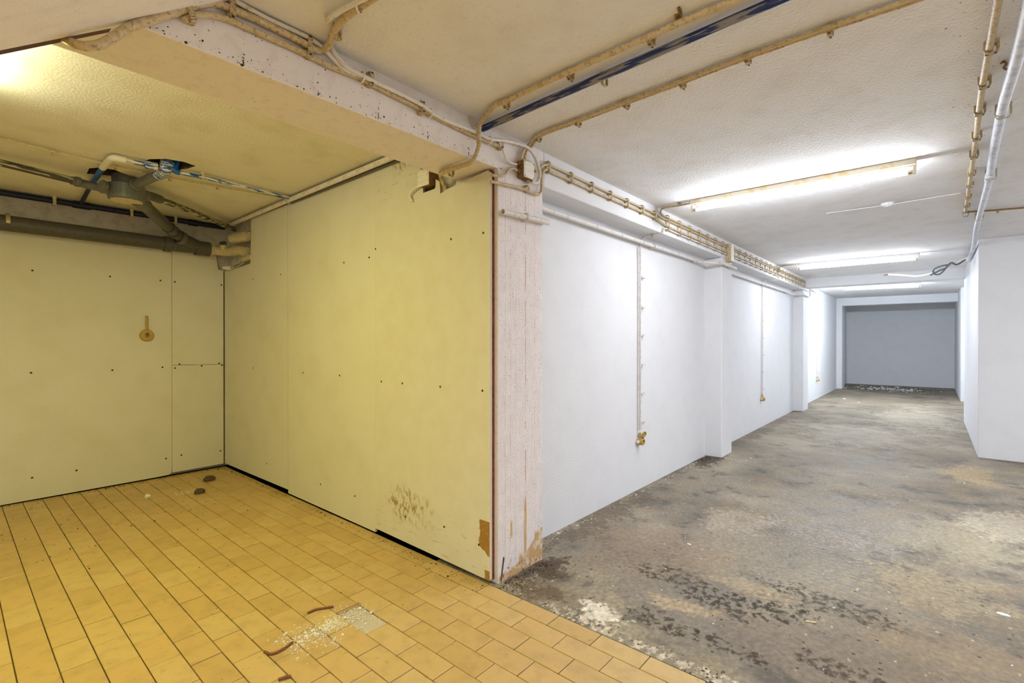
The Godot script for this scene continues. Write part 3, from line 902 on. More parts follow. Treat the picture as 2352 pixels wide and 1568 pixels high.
func make_boards() -> void:
	var d := 0.018
	var wall := thing("plasterboard_partition", "cream plasterboard partition of three sheets meeting the column", "partition", Vector3(-3.8, 0, ZP), "", "structure")
	var o := Vector3(0, 0, ZP - d)
	var flat := func(a): return PackedVector2Array(a)
	part("board", prism(flat.call([Vector2(-5.735, 0.035), Vector2(-4.268, 0.045), Vector2(-4.268, 2.535), Vector2(-5.04, 2.535), Vector2(-5.06, 2.10), Vector2(-5.5, 2.085), Vector2(-5.735, 2.085)]), o, Vector3.RIGHT, Vector3.UP, Vector3.BACK, d), M.board, wall)
	part("board", prism(flat.call([Vector2(-4.264, 0.014), Vector2(-2.942, 0.012), Vector2(-2.942, 2.535), Vector2(-4.264, 2.535)]), o, Vector3.RIGHT, Vector3.UP, Vector3.BACK, d - 0.0015), M.board, wall)
	part("board", prism(flat.call([Vector2(-2.939, 0.040), Vector2(-1.846, 0.022), Vector2(-1.846, 2.275), Vector2(-1.86, 2.288), Vector2(-2.20, 2.25), Vector2(-2.255, 2.235), Vector2(-2.262, 2.31), Vector2(-2.298, 2.332), Vector2(-2.300, 2.284), Vector2(-2.310, 2.276), Vector2(-2.418, 2.272), Vector2(-2.420, 2.412), Vector2(-2.60, 2.535), Vector2(-2.939, 2.535)]), o, Vector3.RIGHT, Vector3.UP, Vector3.BACK, d, Vector2(1.1, -2.3), Vector2(-2.94, 2.3)), M.smudged, wall)
	part("paper_edge", box(Vector3(-1.8465, 0.03, ZP - d), Vector3(-1.8445, 2.272, ZP + 0.0005)), M.paper, wall)
	part("batten", box(Vector3(-1.91, 0.02, -2.0), Vector3(-1.848, 2.29, ZP - d)), M.timber, wall)
	var screw := lathe([Vector2(0.0075, 0), Vector2(0.0065, 0.0015), Vector2(0, 0.001)], Vector3.ZERO, Vector3.BACK, 8)
	for p in [[-2.935, 1.984], [-2.16, 1.948], [-1.895, 1.947], [-3.348, 1.932], [-3.014, 1.934], [-3.989, 1.077], [-3.41, 1.082], [-2.867, 1.066], [-2.632, 1.067], [-2.257, 1.068], [-1.902, 1.068], [-4.401, 1.936], [-2.222, 0.228], [-5.0, 1.94], [-5.0, 1.08], [-4.7, 0.2], [-3.7, 0.2], [-3.2, 0.21], [-2.6, 0.2], [-1.93, 0.2]]:
		put("screw", screw, M.screw, wall, Transform3D(Basis.IDENTITY, Vector3(p[0], p[1], ZP)))
	var lining := thing("plasterboard_lining", "cream plasterboard lining carrying the round brass outlet", "partition", Vector3(XP, 0, -0.8), "", "structure")
	o = Vector3(XP - d, 0, 0)
	part("board", prism(flat.call([Vector2(1.4815, 0.06), Vector2(1.46, 0.015), Vector2(1.36, 0.012), Vector2(-0.2, 0.006), Vector2(-1.6, 0.006), Vector2(-1.6, 2.24), Vector2(1.4815, 2.24)]), o, Vector3.FORWARD, Vector3.UP, Vector3.RIGHT, d), M.board, lining)
	part("board", prism(flat.call([Vector2(1.4845, 0.03), Vector2(1.95, 0.032), Vector2(1.95, 1.092), Vector2(1.4845, 1.100)]), o, Vector3.FORWARD, Vector3.UP, Vector3.RIGHT, d - 0.001), M.board, lining)
	part("board", prism(flat.call([Vector2(1.4845, 1.1035), Vector2(1.95, 1.0955), Vector2(1.95, 2.09), Vector2(1.90, 2.10), Vector2(1.88, 2.24), Vector2(1.4845, 2.24)]), o, Vector3.FORWARD, Vector3.UP, Vector3.RIGHT, d), M.board, lining)
	part("board", prism(flat.call([Vector2(-1.603, 0.006), Vector2(-2.99, 0.006), Vector2(-2.99, 2.24), Vector2(-1.603, 2.24)]), o, Vector3.FORWARD, Vector3.UP, Vector3.RIGHT, d), M.board, lining)
	part("broken_corner", prism(flat.call([Vector2(1.48, 0.018), Vector2(1.43, 0.016), Vector2(1.455, 0.045), Vector2(1.476, 0.075)]), o, Vector3.FORWARD, Vector3.UP, Vector3.RIGHT, 0.008), M.chip, lining)
	var screw_x := lathe([Vector2(0.0085, 0), Vector2(0.0075, 0.0015), Vector2(0, 0.001)], Vector3.ZERO, Vector3.RIGHT, 8)
	for p in [[-0.489, 1.936], [-1.001, 1.936], [-1.389, 1.935], [-0.479, 1.076], [-1.016, 1.073], [-1.404, 1.084], [-1.509, 1.071], [-1.547, 1.109], [-1.744, 1.084], [-1.907, 1.105], [-1.935, 1.083], [-1.93, 1.939], [-1.509, 1.933], [-0.484, 0.193], [-0.765, 0.198], [-1.432, 0.18], [-1.562, 0.191], [-1.92, 0.173]]:
		put("screw", screw_x, M.screw, lining, Transform3D(Basis.IDENTITY, Vector3(XP, p[1], p[0])))

# ---------------------------------------------------------------- conduits and boxes

func clips(t: Node3D, pts: Array, along: Vector3, away: Vector3, w: float, h: float, mat: Material, deep := 0.016) -> void:
	var m := strap(w, h, deep)
	var head := lathe([Vector2(0.0045, 0), Vector2(0.0035, 0.0018), Vector2(0, 0.0015)], Vector3.ZERO, Vector3.UP, 8)
	for p in pts:
		var c := put("clip", m, mat, t, frame(p, along, away))
		if deep >= 0.018:
			for sx in [-1.0, 1.0]:
				var sc := part("screw", head, M.screw, c)
				sc.position = Vector3(sx * (w / 2 - 0.004), h + 0.0032, 0)

func tie(t: Node3D, at: Vector3, along: Vector3, r: float) -> void:
	part("cable_tie", lathe([Vector2(r, -0.003), Vector2(r + 0.003, -0.003), Vector2(r + 0.003, 0.003), Vector2(r, 0.003)], at, along, 14), M.cable_white, t)

func make_beam_conduits() -> void:
	var t := thing("conduit_run", "bundle of old beige conduits strapped along the face of the long beam", "conduit", Vector3(XB, 2.4, -1.0))
	var x := XB + 0.018
	# thick conduit: in under the beam, along its face, then up on the ceiling
	var thick := [Vector3(-2.0, 2.235, -0.16), Vector3(-1.93, 2.232, -0.215)]
	thick += [Vector3(-1.800, 2.171, -0.254), Vector3(-1.800, 2.193, -0.293), Vector3(-1.800, 2.228, -0.323), Vector3(-1.800, 2.276, -0.361), Vector3(-1.800, 2.319, -0.409), Vector3(-1.800, 2.373, -0.471), Vector3(-1.800, 2.417, -0.518), Vector3(-1.800, 2.448, -0.558), Vector3(-1.800, 2.467, -0.594), Vector3(-1.800, 2.471, -0.630), Vector3(-1.800, 2.475, -0.733), Vector3(-1.800, 2.471, -0.895), Vector3(-1.800, 2.466, -0.929), Vector3(-1.800, 2.478, -0.963)]
	thick += [Vector3(-1.753, 2.485, -0.966), Vector3(-1.671, 2.485, -0.939), Vector3(-1.613, 2.485, -0.927), Vector3(-1.563, 2.485, -0.923), Vector3(-1.472, 2.485, -0.927), Vector3(-1.402, 2.485, -0.932), Vector3(-1.187, 2.485, -0.942)]
	part("conduit", tube(bend(thick), 0.013, 12), M.beige, t)
	var low := [Vector3(-1.805, 2.367, -0.501), Vector3(-1.805, 2.394, -0.525), Vector3(-1.805, 2.413, -0.557), Vector3(-1.805, 2.425, -0.589), Vector3(-1.805, 2.432, -0.623), Vector3(-1.805, 2.435, -0.648), Vector3(-1.805, 2.435, -0.735), Vector3(-1.805, 2.437, -0.889), Vector3(-1.805, 2.435, -0.914), Vector3(-1.805, 2.432, -1.011), Vector3(-1.805, 2.440, -1.136), Vector3(-1.805, 2.436, -1.167), Vector3(-1.805, 2.426, -1.420), Vector3(-1.805, 2.426, -1.476), Vector3(-1.805, 2.418, -1.559), Vector3(-1.805, 2.411, -1.824), Vector3(-1.805, 2.415, -1.980)]
	part("conduit", tube(bend(low), 0.0105, 12), M.beige, t)
	var thin := [Vector3(-1.795, 2.294, -0.310), Vector3(-1.795, 2.291, -0.318), Vector3(-1.795, 2.293, -0.335), Vector3(-1.795, 2.308, -0.360), Vector3(-1.795, 2.341, -0.403), Vector3(-1.795, 2.390, -0.458), Vector3(-1.795, 2.427, -0.505), Vector3(-1.795, 2.460, -0.554), Vector3(-1.795, 2.501, -0.632), Vector3(-1.795, 2.500, -0.655), Vector3(-1.795, 2.494, -0.761), Vector3(-1.795, 2.497, -0.892), Vector3(-1.795, 2.488, -0.955), Vector3(-1.795, 2.474, -0.982), Vector3(-1.795, 2.447, -1.030), Vector3(-1.795, 2.439, -1.078), Vector3(-1.795, 2.445, -1.130)]
	part("conduit", tube(bend(thin), 0.0085, 10), M.white_pipe, t)
	var upper := [Vector3(-1.230, 2.470, -0.925), Vector3(-1.377, 2.470, -0.907), Vector3(-1.454, 2.470, -0.894), Vector3(-1.535, 2.470, -0.881), Vector3(-1.591, 2.470, -0.878)] + [Vector3(-1.785, 2.571, -0.971), Vector3(-1.785, 2.535, -0.974), Vector3(-1.785, 2.500, -0.991), Vector3(-1.785, 2.468, -1.019), Vector3(-1.785, 2.447, -1.062), Vector3(-1.785, 2.442, -1.124), Vector3(-1.785, 2.440, -1.175), Vector3(-1.785, 2.436, -1.409), Vector3(-1.785, 2.426, -1.475), Vector3(-1.785, 2.417, -1.515), Vector3(-1.785, 2.414, -1.614), Vector3(-1.785, 2.422, -1.804), Vector3(-1.785, 2.421, -1.896), Vector3(-1.785, 2.449, -2.022), Vector3(-1.785, 2.470, -2.174), Vector3(-1.785, 2.466, -2.234), Vector3(-1.785, 2.430, -2.288), Vector3(-1.785, 2.382, -2.322), Vector3(-1.785, 2.351, -2.334), Vector3(-1.785, 2.306, -2.322), Vector3(-1.785, 2.281, -2.292), Vector3(-1.785, 2.280, -2.254)]
	part("conduit", tube(bend(upper), 0.009, 10), M.white_pipe, t)
	for p in [Vector3(-1.820, 2.400, -0.513)]:
		put("clip", strap(0.060, 0.034, 0.018), M.clip, t, frame(p, Vector3(0, 0.35, -1), Vector3.RIGHT))
	clips(t, [Vector3(-1.820, 2.472, -0.638), Vector3(-1.820, 2.466, -0.908)], Vector3(0, 0, -1), Vector3.RIGHT, 0.074, 0.032, M.clip, 0.018)
	clips(t, [Vector3(-1.820, 2.450, -1.175), Vector3(-1.820, 2.428, -1.449), Vector3(-1.820, 2.426, -1.996)], Vector3(0, 0, -1), Vector3.RIGHT, 0.050, 0.036, M.clip, 0.018)
	for p in [Vector3(-1.797, 2.442, -1.135), Vector3(-1.797, 2.421, -1.498), Vector3(-1.797, 2.417, -1.902)]:
		tie(t, p, Vector3(0, 0, -1), 0.020)
	clips(t, [Vector3(-1.674, 2.510, -0.955)], Vector3(0.7, 0, -0.7), Vector3.DOWN, 0.05, 0.036, M.clip)
	tie(t, [Vector3(-1.467, 2.480, -0.913)][0], Vector3(0.8, 0, -0.6), 0.026)

	# conduit from the ceiling down round the beam
	t = thing("bent_conduit", "beige conduit coming along the ceiling and bent down under the beam", "conduit", Vector3(-1.8, 2.3, -1.8))
	var p1 := [Vector3(-0.238, 2.490, -1.731), Vector3(-0.485, 2.490, -1.732), Vector3(-0.689, 2.490, -1.725), Vector3(-0.799, 2.490, -1.729), Vector3(-1.163, 2.490, -1.734), Vector3(-1.434, 2.490, -1.743), Vector3(-1.549, 2.490, -1.752), Vector3(-1.607, 2.490, -1.748)] + [Vector3(-1.772, 2.470, -1.810), Vector3(-1.772, 2.430, -1.800), Vector3(-1.772, 2.389, -1.797), Vector3(-1.772, 2.350, -1.800)] + [Vector3(-1.791, 2.275, -1.775), Vector3(-1.894, 2.275, -1.793), Vector3(-1.980, 2.275, -1.790), Vector3(-2.050, 2.275, -1.802)] + [Vector3(-2.232, 2.324, -1.945)] + [Vector3(-2.23, 2.25, -1.99)]
	part("conduit", tube(bend(p1), 0.0125, 12), M.beige, t)
	clips(t, [Vector3(-1.566, 2.510, -1.780), Vector3(-1.186, 2.510, -1.767), Vector3(-0.814, 2.510, -1.762)], Vector3(1, 0, 0), Vector3.DOWN, 0.032, 0.034, M.clip, 0.018)
	clips(t, [Vector3(-2.024, 2.300, -1.837)], Vector3(1, 0, 0), Vector3.DOWN, 0.03, 0.036, M.clip, 0.018)

	t = thing("blue_pipe", "old pipe with flaking blue paint running along the ceiling into the beam", "pipe", Vector3(-1.8, 2.48, -2.0))
	part("pipe", tube([Vector3(-1.835, 2.478, -1.878), Vector3(-1.035, 2.478, -1.838), Vector3(-0.383, 2.478, -1.807), Vector3(-0.180, 2.478, -1.797)], 0.017, 14), M.blue_worn, t)
	part("hanger", tube(bend([Vector3(-0.670, 2.505, -1.669), Vector3(-0.676, 2.505, -1.700), Vector3(-0.693, 2.505, -1.723), Vector3(-0.691, 2.505, -1.699)], 3), 0.006, 8), M.rust, t)
	clips(t, [Vector3(-1.083, 2.510, -1.878)], Vector3(1, 0, 0), Vector3.DOWN, 0.038, 0.05, M.zinc, 0.012)
	single("broken_plaster", "crumbling grey plaster scar on the beam beside the blue pipe", "plaster", prism(PackedVector2Array([Vector2(0, 0), Vector2(0.03, -0.035), Vector2(0.075, -0.05), Vector2(0.085, -0.02), Vector2(0.05, 0.02), Vector2(0.015, 0.035)]), [Vector3(-1.822, 2.492, -1.768)][0], Vector3.FORWARD, Vector3.UP, Vector3.RIGHT, 0.006), M.raw)

	t = thing("twin_conduit", "pair of thin beige conduits clipped side by side across the ceiling", "conduit", Vector3(-1.7, 2.48, -2.25))
	for k in 2:
		var dz := -0.010 if k == 0 else 0.010
		var run := [Vector3(0.063, 2.492, -2.117), Vector3(-0.050, 2.492, -2.126), Vector3(-0.284, 2.492, -2.115), Vector3(-0.564, 2.492, -2.115), Vector3(-0.837, 2.492, -2.130), Vector3(-1.116, 2.492, -2.141), Vector3(-1.400, 2.492, -2.156), Vector3(-1.659, 2.492, -2.169)]
		var line := []
		for p in run:
			line.append(p + Vector3(0, 0, dz))
		line += [Vector3(-1.78, 2.487, -2.235 + dz * 1.3), Vector3(-1.797, 2.46, -2.215 + dz * 1.2), Vector3(-1.80, 2.42, -2.20 + dz * (1.2 if k == 0 else 2.0)), Vector3(-1.797, 2.378, -2.195 + dz * (1.5 if k == 0 else 2.6))]
		part("conduit", tube(bend(line), 0.0085, 10), M.beige, t)
	clips(t, [Vector3(-0.288, 2.510, -2.142), Vector3(-0.571, 2.510, -2.141), Vector3(-0.847, 2.510, -2.156), Vector3(-1.129, 2.510, -2.167), Vector3(-1.416, 2.510, -2.181), Vector3(-1.696, 2.510, -2.202)], Vector3(1, 0, 0), Vector3.DOWN, 0.042, 0.028, M.clip, 0.018)

	# grey box on the first column
	t = thing("junction_box", "small square junction box with cream lid on the first column", "box", Vector3(-1.8, 2.33, -2.21))
	part("body", box(Vector3(XB, 2.285, -2.262), Vector3(-1.775, 2.385, -2.162), 0.004), M.rust, t)
	var lid := part("lid", box(Vector3(-1.775, 2.287, -2.259), Vector3(-1.767, 2.383, -2.165), 0.003), M.lid, t)
	for p in [[2.376, -2.172], [2.376, -2.252], [2.294, -2.172], [2.294, -2.252]]:
		part("screw", lathe([Vector2(0.004, 0), Vector2(0.003, 0.001), Vector2(0, 0.001)], Vector3(-1.767, p[0], p[1]), Vector3.RIGHT, 8), M.screw, lid)
	for p in [Vector3(-1.797, 2.365, -2.162), Vector3(-1.797, 2.318, -2.162)]:
		part("gland", lathe([Vector2(0, 0), Vector2(0.014, 0), Vector2(0.014, 0.008), Vector2(0.011, 0.010), Vector2(0.011, 0.018), Vector2(0.008, 0.024), Vector2(0, 0.024)], p, Vector3.BACK, 12), M.rust, t)
	for p in [[Vector3(-1.797, 2.34, -2.262), Vector3.FORWARD], [Vector3(-1.797, 2.385, -2.185), Vector3.UP], [Vector3(-1.797, 2.385, -2.225), Vector3.UP], [Vector3(-1.797, 2.285, -2.235), Vector3.DOWN]]:
		part("gland", lathe([Vector2(0, 0), Vector2(0.012, 0), Vector2(0.012, 0.008), Vector2(0.009, 0.014), Vector2(0, 0.014)], p[0], p[1], 12), M.clip, t)

	t = thing("short_cable", "thin cable looping from the beam conduits into the junction box", "cable", Vector3(-1.8, 2.38, -2.1))
	part("cable", tube(bend([Vector3(-1.795, 2.409, -1.980), Vector3(-1.795, 2.403, -2.005), Vector3(-1.795, 2.381, -2.023), Vector3(-1.795, 2.355, -2.041), Vector3(-1.795, 2.346, -2.078), Vector3(-1.795, 2.351, -2.131)]), 0.006, 8), M.white_pipe, t)
	t = thing("short_conduit", "wavy conduit from behind the plasterboard edge into the junction box", "conduit", Vector3(-1.8, 2.28, -2.05))
	part("conduit", tube(bend([Vector3(-1.800, 2.240, -1.926), Vector3(-1.800, 2.245, -1.964), Vector3(-1.800, 2.252, -2.003), Vector3(-1.800, 2.270, -2.036), Vector3(-1.800, 2.302, -2.065), Vector3(-1.800, 2.321, -2.099), Vector3(-1.800, 2.320, -2.141)]), 0.0075, 10), M.beige, t)
	t = thing("low_conduit", "conduit crossing the first column and turning up into the rack", "conduit", Vector3(-1.8, 2.22, -2.2))
	part("conduit", tube(bend([Vector3(-1.800, 2.204, -1.922), Vector3(-1.800, 2.216, -2.054), Vector3(-1.800, 2.228, -2.208), Vector3(-1.800, 2.224, -2.303), Vector3(-1.800, 2.231, -2.345), Vector3(-1.800, 2.257, -2.367), Vector3(-1.800, 2.306, -2.371), Vector3(-1.800, 2.355, -2.376), Vector3(-1.800, 2.383, -2.393), Vector3(-1.800, 2.400, -2.425), Vector3(-1.800, 2.401, -2.461)]), 0.009, 10), M.beige, t)
	clips(t, [Vector3(-1.820, 2.238, -2.233)], Vector3(0, 0, -1), Vector3.RIGHT, 0.03, 0.03, M.clip)
	t = thing("outlet_conduit", "short conduit from the junction box lid side into the rack", "conduit", Vector3(-1.8, 2.36, -2.35))
	part("conduit", tube(bend([Vector3(-1.795, 2.355, -2.300), Vector3(-1.795, 2.368, -2.330), Vector3(-1.795, 2.396, -2.356), Vector3(-1.795, 2.419, -2.391), Vector3(-1.795, 2.436, -2.454)]), 0.008, 10), M.beige, t)

func make_rack() -> void:
	# conduits along the corridor beam
	var x := XB + 0.017
	var t := thing("conduit_rack", "rack of parallel beige conduits under straps along the corridor beam", "conduit", Vector3(XB, 2.4, -4.2))
	part("conduit", tube(bend([Vector3(x, 2.438, -2.44), Vector3(x, 2.434, -3.2), Vector3(x, 2.437, -3.9), Vector3(x, 2.430, -4.08), Vector3(x, 2.427, -4.25), Vector3(x, 2.427, -5.9)]), 0.0085, 10), M.beige, t)
	part("conduit", tube(bend([Vector3(x, 2.400, -2.44), Vector3(x, 2.396, -3.2), Vector3(x, 2.402, -3.9), Vector3(x, 2.398, -4.0), Vector3(x, 2.378, -4.14), Vector3(x, 2.370, -4.28), Vector3(x, 2.370, -5.9)]), 0.0095, 10), M.beige, t)
	part("conduit", tube(bend([Vector3(-1.507, 2.492, -4.068), Vector3(-1.626, 2.492, -4.070)] + [Vector3(-1.76, 2.488, -4.05), Vector3(x, 2.470, -4.10), Vector3(x, 2.452, -4.18), Vector3(x, 2.450, -4.4), Vector3(x, 2.452, -5.9)]), 0.0075, 10), M.beige, t)
	part("conduit", tube(bend([Vector3(x, 2.345, -5.9), Vector3(x, 2.345, -4.4), Vector3(x, 2.348, -4.25), Vector3(x, 2.345, -4.19), Vector3(x, 2.325, -4.155), Vector3(-1.80, 2.295, -4.14), Vector3(-1.83, 2.288, -4.14), Vector3(-1.92, 2.286, -4.13), Vector3(-1.97, 2.275, -4.115), Vector3(-1.993, 2.24, -4.10), Vector3(-1.995, 2.19, -4.10), Vector3(-1.995, 1.3, -4.10), Vector3(-1.995, 0.54, -4.10)]), 0.0075, 10), M.white_pipe, t)
	clips(t, [Vector3(XB, 2.419, -2.44), Vector3(XB, 2.417, -2.69), Vector3(XB, 2.416, -2.95), Vector3(XB, 2.415, -3.21), Vector3(XB, 2.416, -3.47), Vector3(XB, 2.418, -3.73), Vector3(XB, 2.418, -3.97)], Vector3(0, 0, -1), Vector3.RIGHT, 0.066, 0.032, M.clip)
	clips(t, [Vector3(XB, 2.40, -4.24), Vector3(XB, 2.40, -4.51), Vector3(XB, 2.40, -4.77), Vector3(XB, 2.40, -5.03), Vector3(XB, 2.40, -5.28), Vector3(XB, 2.40, -5.53), Vector3(XB, 2.40, -5.78)], Vector3(0, 0, -1), Vector3.RIGHT, 0.135, 0.032, M.clip)
	clips(t, [Vector3(-1.90, YB, -4.132)], Vector3(1, 0, 0), Vector3.DOWN, 0.026, 0.024, M.clip)
	clips(t, [Vector3(-1.62, YC, -4.05)], Vector3(1, 0, 0), Vector3.DOWN, 0.026, 0.026, M.clip)
	# second drop beside the first
	part("conduit", tube(bend([Vector3(-1.997, 2.19, -4.065), Vector3(-1.998, 1.95, -4.072), Vector3(-1.997, 1.7, -4.072), Vector3(-1.997, 0.54, -4.072)]), 0.0065, 8), M.white_pipe, t)
	clips(t, [Vector3(-2.010, 1.921, -4.141), Vector3(-2.010, 1.651, -4.141), Vector3(-2.010, 1.394, -4.141), Vector3(-2.010, 1.128, -4.141), Vector3(-2.010, 0.866, -4.141), Vector3(-2.010, 0.600, -4.141)], Vector3.UP, Vector3.RIGHT, 0.070, 0.030, M.white_pipe, 0.016)

	t = thing("cable_box", "tall cream cable box on the corridor beam with conduits entering both ends", "box", Vector3(XB, 2.36, -5.97))
	part("body", box(Vector3(XB, 2.262, -6.03), Vector3(-1.765, 2.468, -5.93), 0.005), M.beige, t)
	part("lid", box(Vector3(-1.765, 2.266, -6.027), Vector3(-1.755, 2.464, -5.933), 0.004), M.lid, t)
	for y in [2.45, 2.427, 2.37, 2.345]:
		for s in [1.0, -1.0]:
			part("gland", lathe([Vector2(0, 0), Vector2(0.0115, 0), Vector2(0.0115, 0.010), Vector2(0.0095, 0.022), Vector2(0, 0.022)], Vector3(x, y, -5.98 + s * 0.05), Vector3(0, 0, s), 10), M.clip, t)

	t = thing("conduit_rack", "farther rack of four conduits under closely spaced straps past the cable box", "conduit", Vector3(XB, 2.4, -8.2))
	for y in [2.45, 2.427, 2.37]:
		part("conduit", tube([Vector3(x, y, -6.04), Vector3(x, y, -10.56)], 0.008, 8), M.beige, t)
	part("conduit", tube(bend([Vector3(x, 2.345, -6.04), Vector3(x, 2.345, -8.2), Vector3(x, 2.342, -8.38), Vector3(x, 2.325, -8.42), Vector3(-1.80, 2.294, -8.43), Vector3(-1.86, 2.287, -8.40), Vector3(-1.95, 2.282, -8.34), Vector3(-1.985, 2.25, -8.30), Vector3(-1.995, 2.1, -8.285), Vector3(-1.995, 1.5, -8.285), Vector3(-1.995, 0.52, -8.285)]), 0.0075, 8), M.white_pipe, t)
	part("conduit", tube([Vector3(-1.997, 2.13, -8.32), Vector3(-1.997, 0.52, -8.32)], 0.0065, 8), M.white_pipe, t)
	part("conduit", tube(bend([Vector3(x, 2.45, -8.36), Vector3(x, 2.46, -8.44), Vector3(-1.78, 2.49, -8.46), Vector3(-1.72, 2.495, -8.44), Vector3(-1.55, 2.495, -8.42)]), 0.007, 8), M.beige, t)
	var zs := []
	for k in 18:
		zs.append(Vector3(XB, 2.40, -6.17 - k * 0.255))
	clips(t, zs, Vector3(0, 0, -1), Vector3.RIGHT, 0.135, 0.03, M.clip)
	clips(t, [Vector3(-2.010, 1.903, -8.376), Vector3(-2.010, 1.644, -8.376), Vector3(-2.010, 1.377, -8.376), Vector3(-2.010, 1.118, -8.376), Vector3(-2.010, 0.851, -8.376), Vector3(-2.010, 0.592, -8.376)], Vector3.UP, Vector3.RIGHT, 0.062, 0.024, M.white_pipe, 0.014)
	t = thing("socket_drop", "single thin conduit dropping down the wall beyond the cross beam", "conduit", Vector3(-2.0, 1.4, -13.1))
	part("conduit", tube(bend([Vector3(-1.995, 2.44, -11.1), Vector3(-1.995, 2.44, -12.6), Vector3(-1.995, 2.43, -13.0), Vector3(-1.995, 2.36, -13.08), Vector3(-1.995, 2.0, -13.08), Vector3(-1.995, 0.51, -13.08)]), 0.008, 8), M.white_pipe, t)
	clips(t, [Vector3(-2.010, 2.392, -13.235), Vector3(-2.010, 2.098, -13.235), Vector3(-2.010, 1.805, -13.235), Vector3(-2.010, 1.512, -13.235), Vector3(-2.010, 1.208, -13.235), Vector3(-2.010, 0.895, -13.235), Vector3(-2.010, 0.602, -13.235)], Vector3.UP, Vector3.RIGHT, 0.05, 0.022, M.white_pipe, 0.016)
	var zq := []
	for k in 7:
		zq.append(Vector3(XW, 2.44, -11.3 - k * 0.26))
	clips(t, zq, Vector3(0, 0, -1), Vector3.RIGHT, 0.034, 0.024, M.clip)

	# wall pipe under the beam, bent round the second column
	t = thing("wall_pipe", "whitewashed pipe along the wall under the beam, bent round the second column", "pipe", Vector3(-1.98, 2.22, -4.0))
	part("pipe", tube(bend([Vector3(-1.965, 2.225, -2.43), Vector3(-1.965, 2.225, -3.5), Vector3(-1.965, 2.225, -5.35), Vector3(-1.955, 2.222, -5.5), Vector3(-1.81, 2.215, -5.70), Vector3(-1.79, 2.213, -5.79), Vector3(-1.79, 2.212, -6.22)]), 0.017, 12), M.white_pipe, t)
	clips(t, [Vector3(XW, 2.225, -4.30), Vector3(XW, 2.225, -5.38)], Vector3(0, 0, -1), Vector3.RIGHT, 0.040, 0.066, M.white_pipe, 0.012)
	clips(t, [Vector3(XB, 2.212, -6.0)], Vector3(0, 0, -1), Vector3.RIGHT, 0.040, 0.050, M.white_pipe, 0.012)
	t = thing("wall_pipe", "thin white pipe along the wall between second and third columns", "pipe", Vector3(-1.98, 2.22, -8.5))
	part("pipe", tube(bend([Vector3(-1.965, 2.215, -6.19), Vector3(-1.965, 2.21, -9.9), Vector3(-1.95, 2.20, -10.2), Vector3(-1.83, 2.20, -10.50), Vector3(-1.81, 2.20, -10.62), Vector3(-1.81, 2.195, -11.02), Vector3(-1.81, 2.21, -11.06), Vector3(-1.81, 2.42, -11.06)]), 0.015, 12), M.white_pipe, t)
	clips(t, [Vector3(XW, 2.212, -8.3), Vector3(XW, 2.212, -9.8)], Vector3(0, 0, -1), Vector3.RIGHT, 0.036, 0.062, M.white_pipe, 0.012)
	t = thing("pipe_stub", "open-ended whitewashed pipe stub crossing the first column", "pipe", Vector3(-1.79, 2.06, -2.2))
	var st := start()
	add_tube(st, bend([Vector3(-1.79, 2.056, -2.005), Vector3(-1.79, 2.072, -2.40), Vector3(-1.795, 2.075, -2.435), Vector3(-1.82, 2.085, -2.448), Vector3(-1.90, 2.115, -2.45), Vector3(-2.02, 2.16, -2.45)]), 0.0165, 14, false)
	part("pipe", st.commit(), M.white_pipe, t)
	part("bore", lathe([Vector2(0.0165, 0), Vector2(0.0140, 0), Vector2(0.0140, -0.36), Vector2(0, -0.36)], Vector3(-1.79, 2.056, -2.005), Vector3(0, -0.04, 1), 14), M.white_pipe, t)
	clips(t, [Vector3(XB, 2.064, -2.21)], Vector3(0, 0, -1), Vector3.RIGHT, 0.040, 0.048, M.white_pipe, 0.01)

	outlet("weathered brass socket with raised round flap at the foot of the first drop", Vector3(XW, 0.44, -4.085), true)
	outlet("weathered brass socket at the foot of the second drop", Vector3(XW, 0.44, -8.27), false)
	outlet("small weathered socket at the foot of the single thin conduit", Vector3(XW, 0.44, -13.1), false)

func outlet(label: String, at: Vector3, flap: bool) -> void:
	var t := thing("wall_socket", label, "socket", at, "wall sockets")
	part("back_plate", lathe([Vector2(0, 0), Vector2(0.036, 0), Vector2(0.036, 0.012), Vector2(0.032, 0.016), Vector2(0, 0.016)], at, Vector3.RIGHT, 18), M.clip, t)
	part("body", lathe([Vector2(0.031, 0.016), Vector2(0.033, 0.030), Vector2(0.031, 0.050), Vector2(0.026, 0.056), Vector2(0.022, 0.056), Vector2(0.020, 0.040), Vector2(0, 0.040)], at, Vector3.RIGHT, 18), M.brass, t)
	part("entry", lathe([Vector2(0, 0), Vector2(0.014, 0), Vector2(0.014, 0.03), Vector2(0.010, 0.05), Vector2(0, 0.05)], at + Vector3(0.020, 0.028, 0), Vector3.UP, 12), M.clip, t)
	part("side_plug", lathe([Vector2(0, 0), Vector2(0.014, 0), Vector2(0.014, 0.016), Vector2(0.010, 0.020), Vector2(0, 0.020)], at + Vector3(0.020, 0, 0.033), Vector3.BACK, 12), M.white_pipe, t)
	if flap:
		part("flap", lathe([Vector2(0, 0), Vector2(0.028, 0), Vector2(0.030, 0.004), Vector2(0.028, 0.010), Vector2(0.022, 0.010), Vector2(0.020, 0.005), Vector2(0, 0.005)], at + Vector3(0.052, 0.068, -0.004), Vector3(0.9, -0.25, 0.2), 18), M.brass, t)
		part("hinge", box(at + Vector3(0.042, 0.030, -0.012), at + Vector3(0.056, 0.044, 0.012), 0.003), M.rust, t)

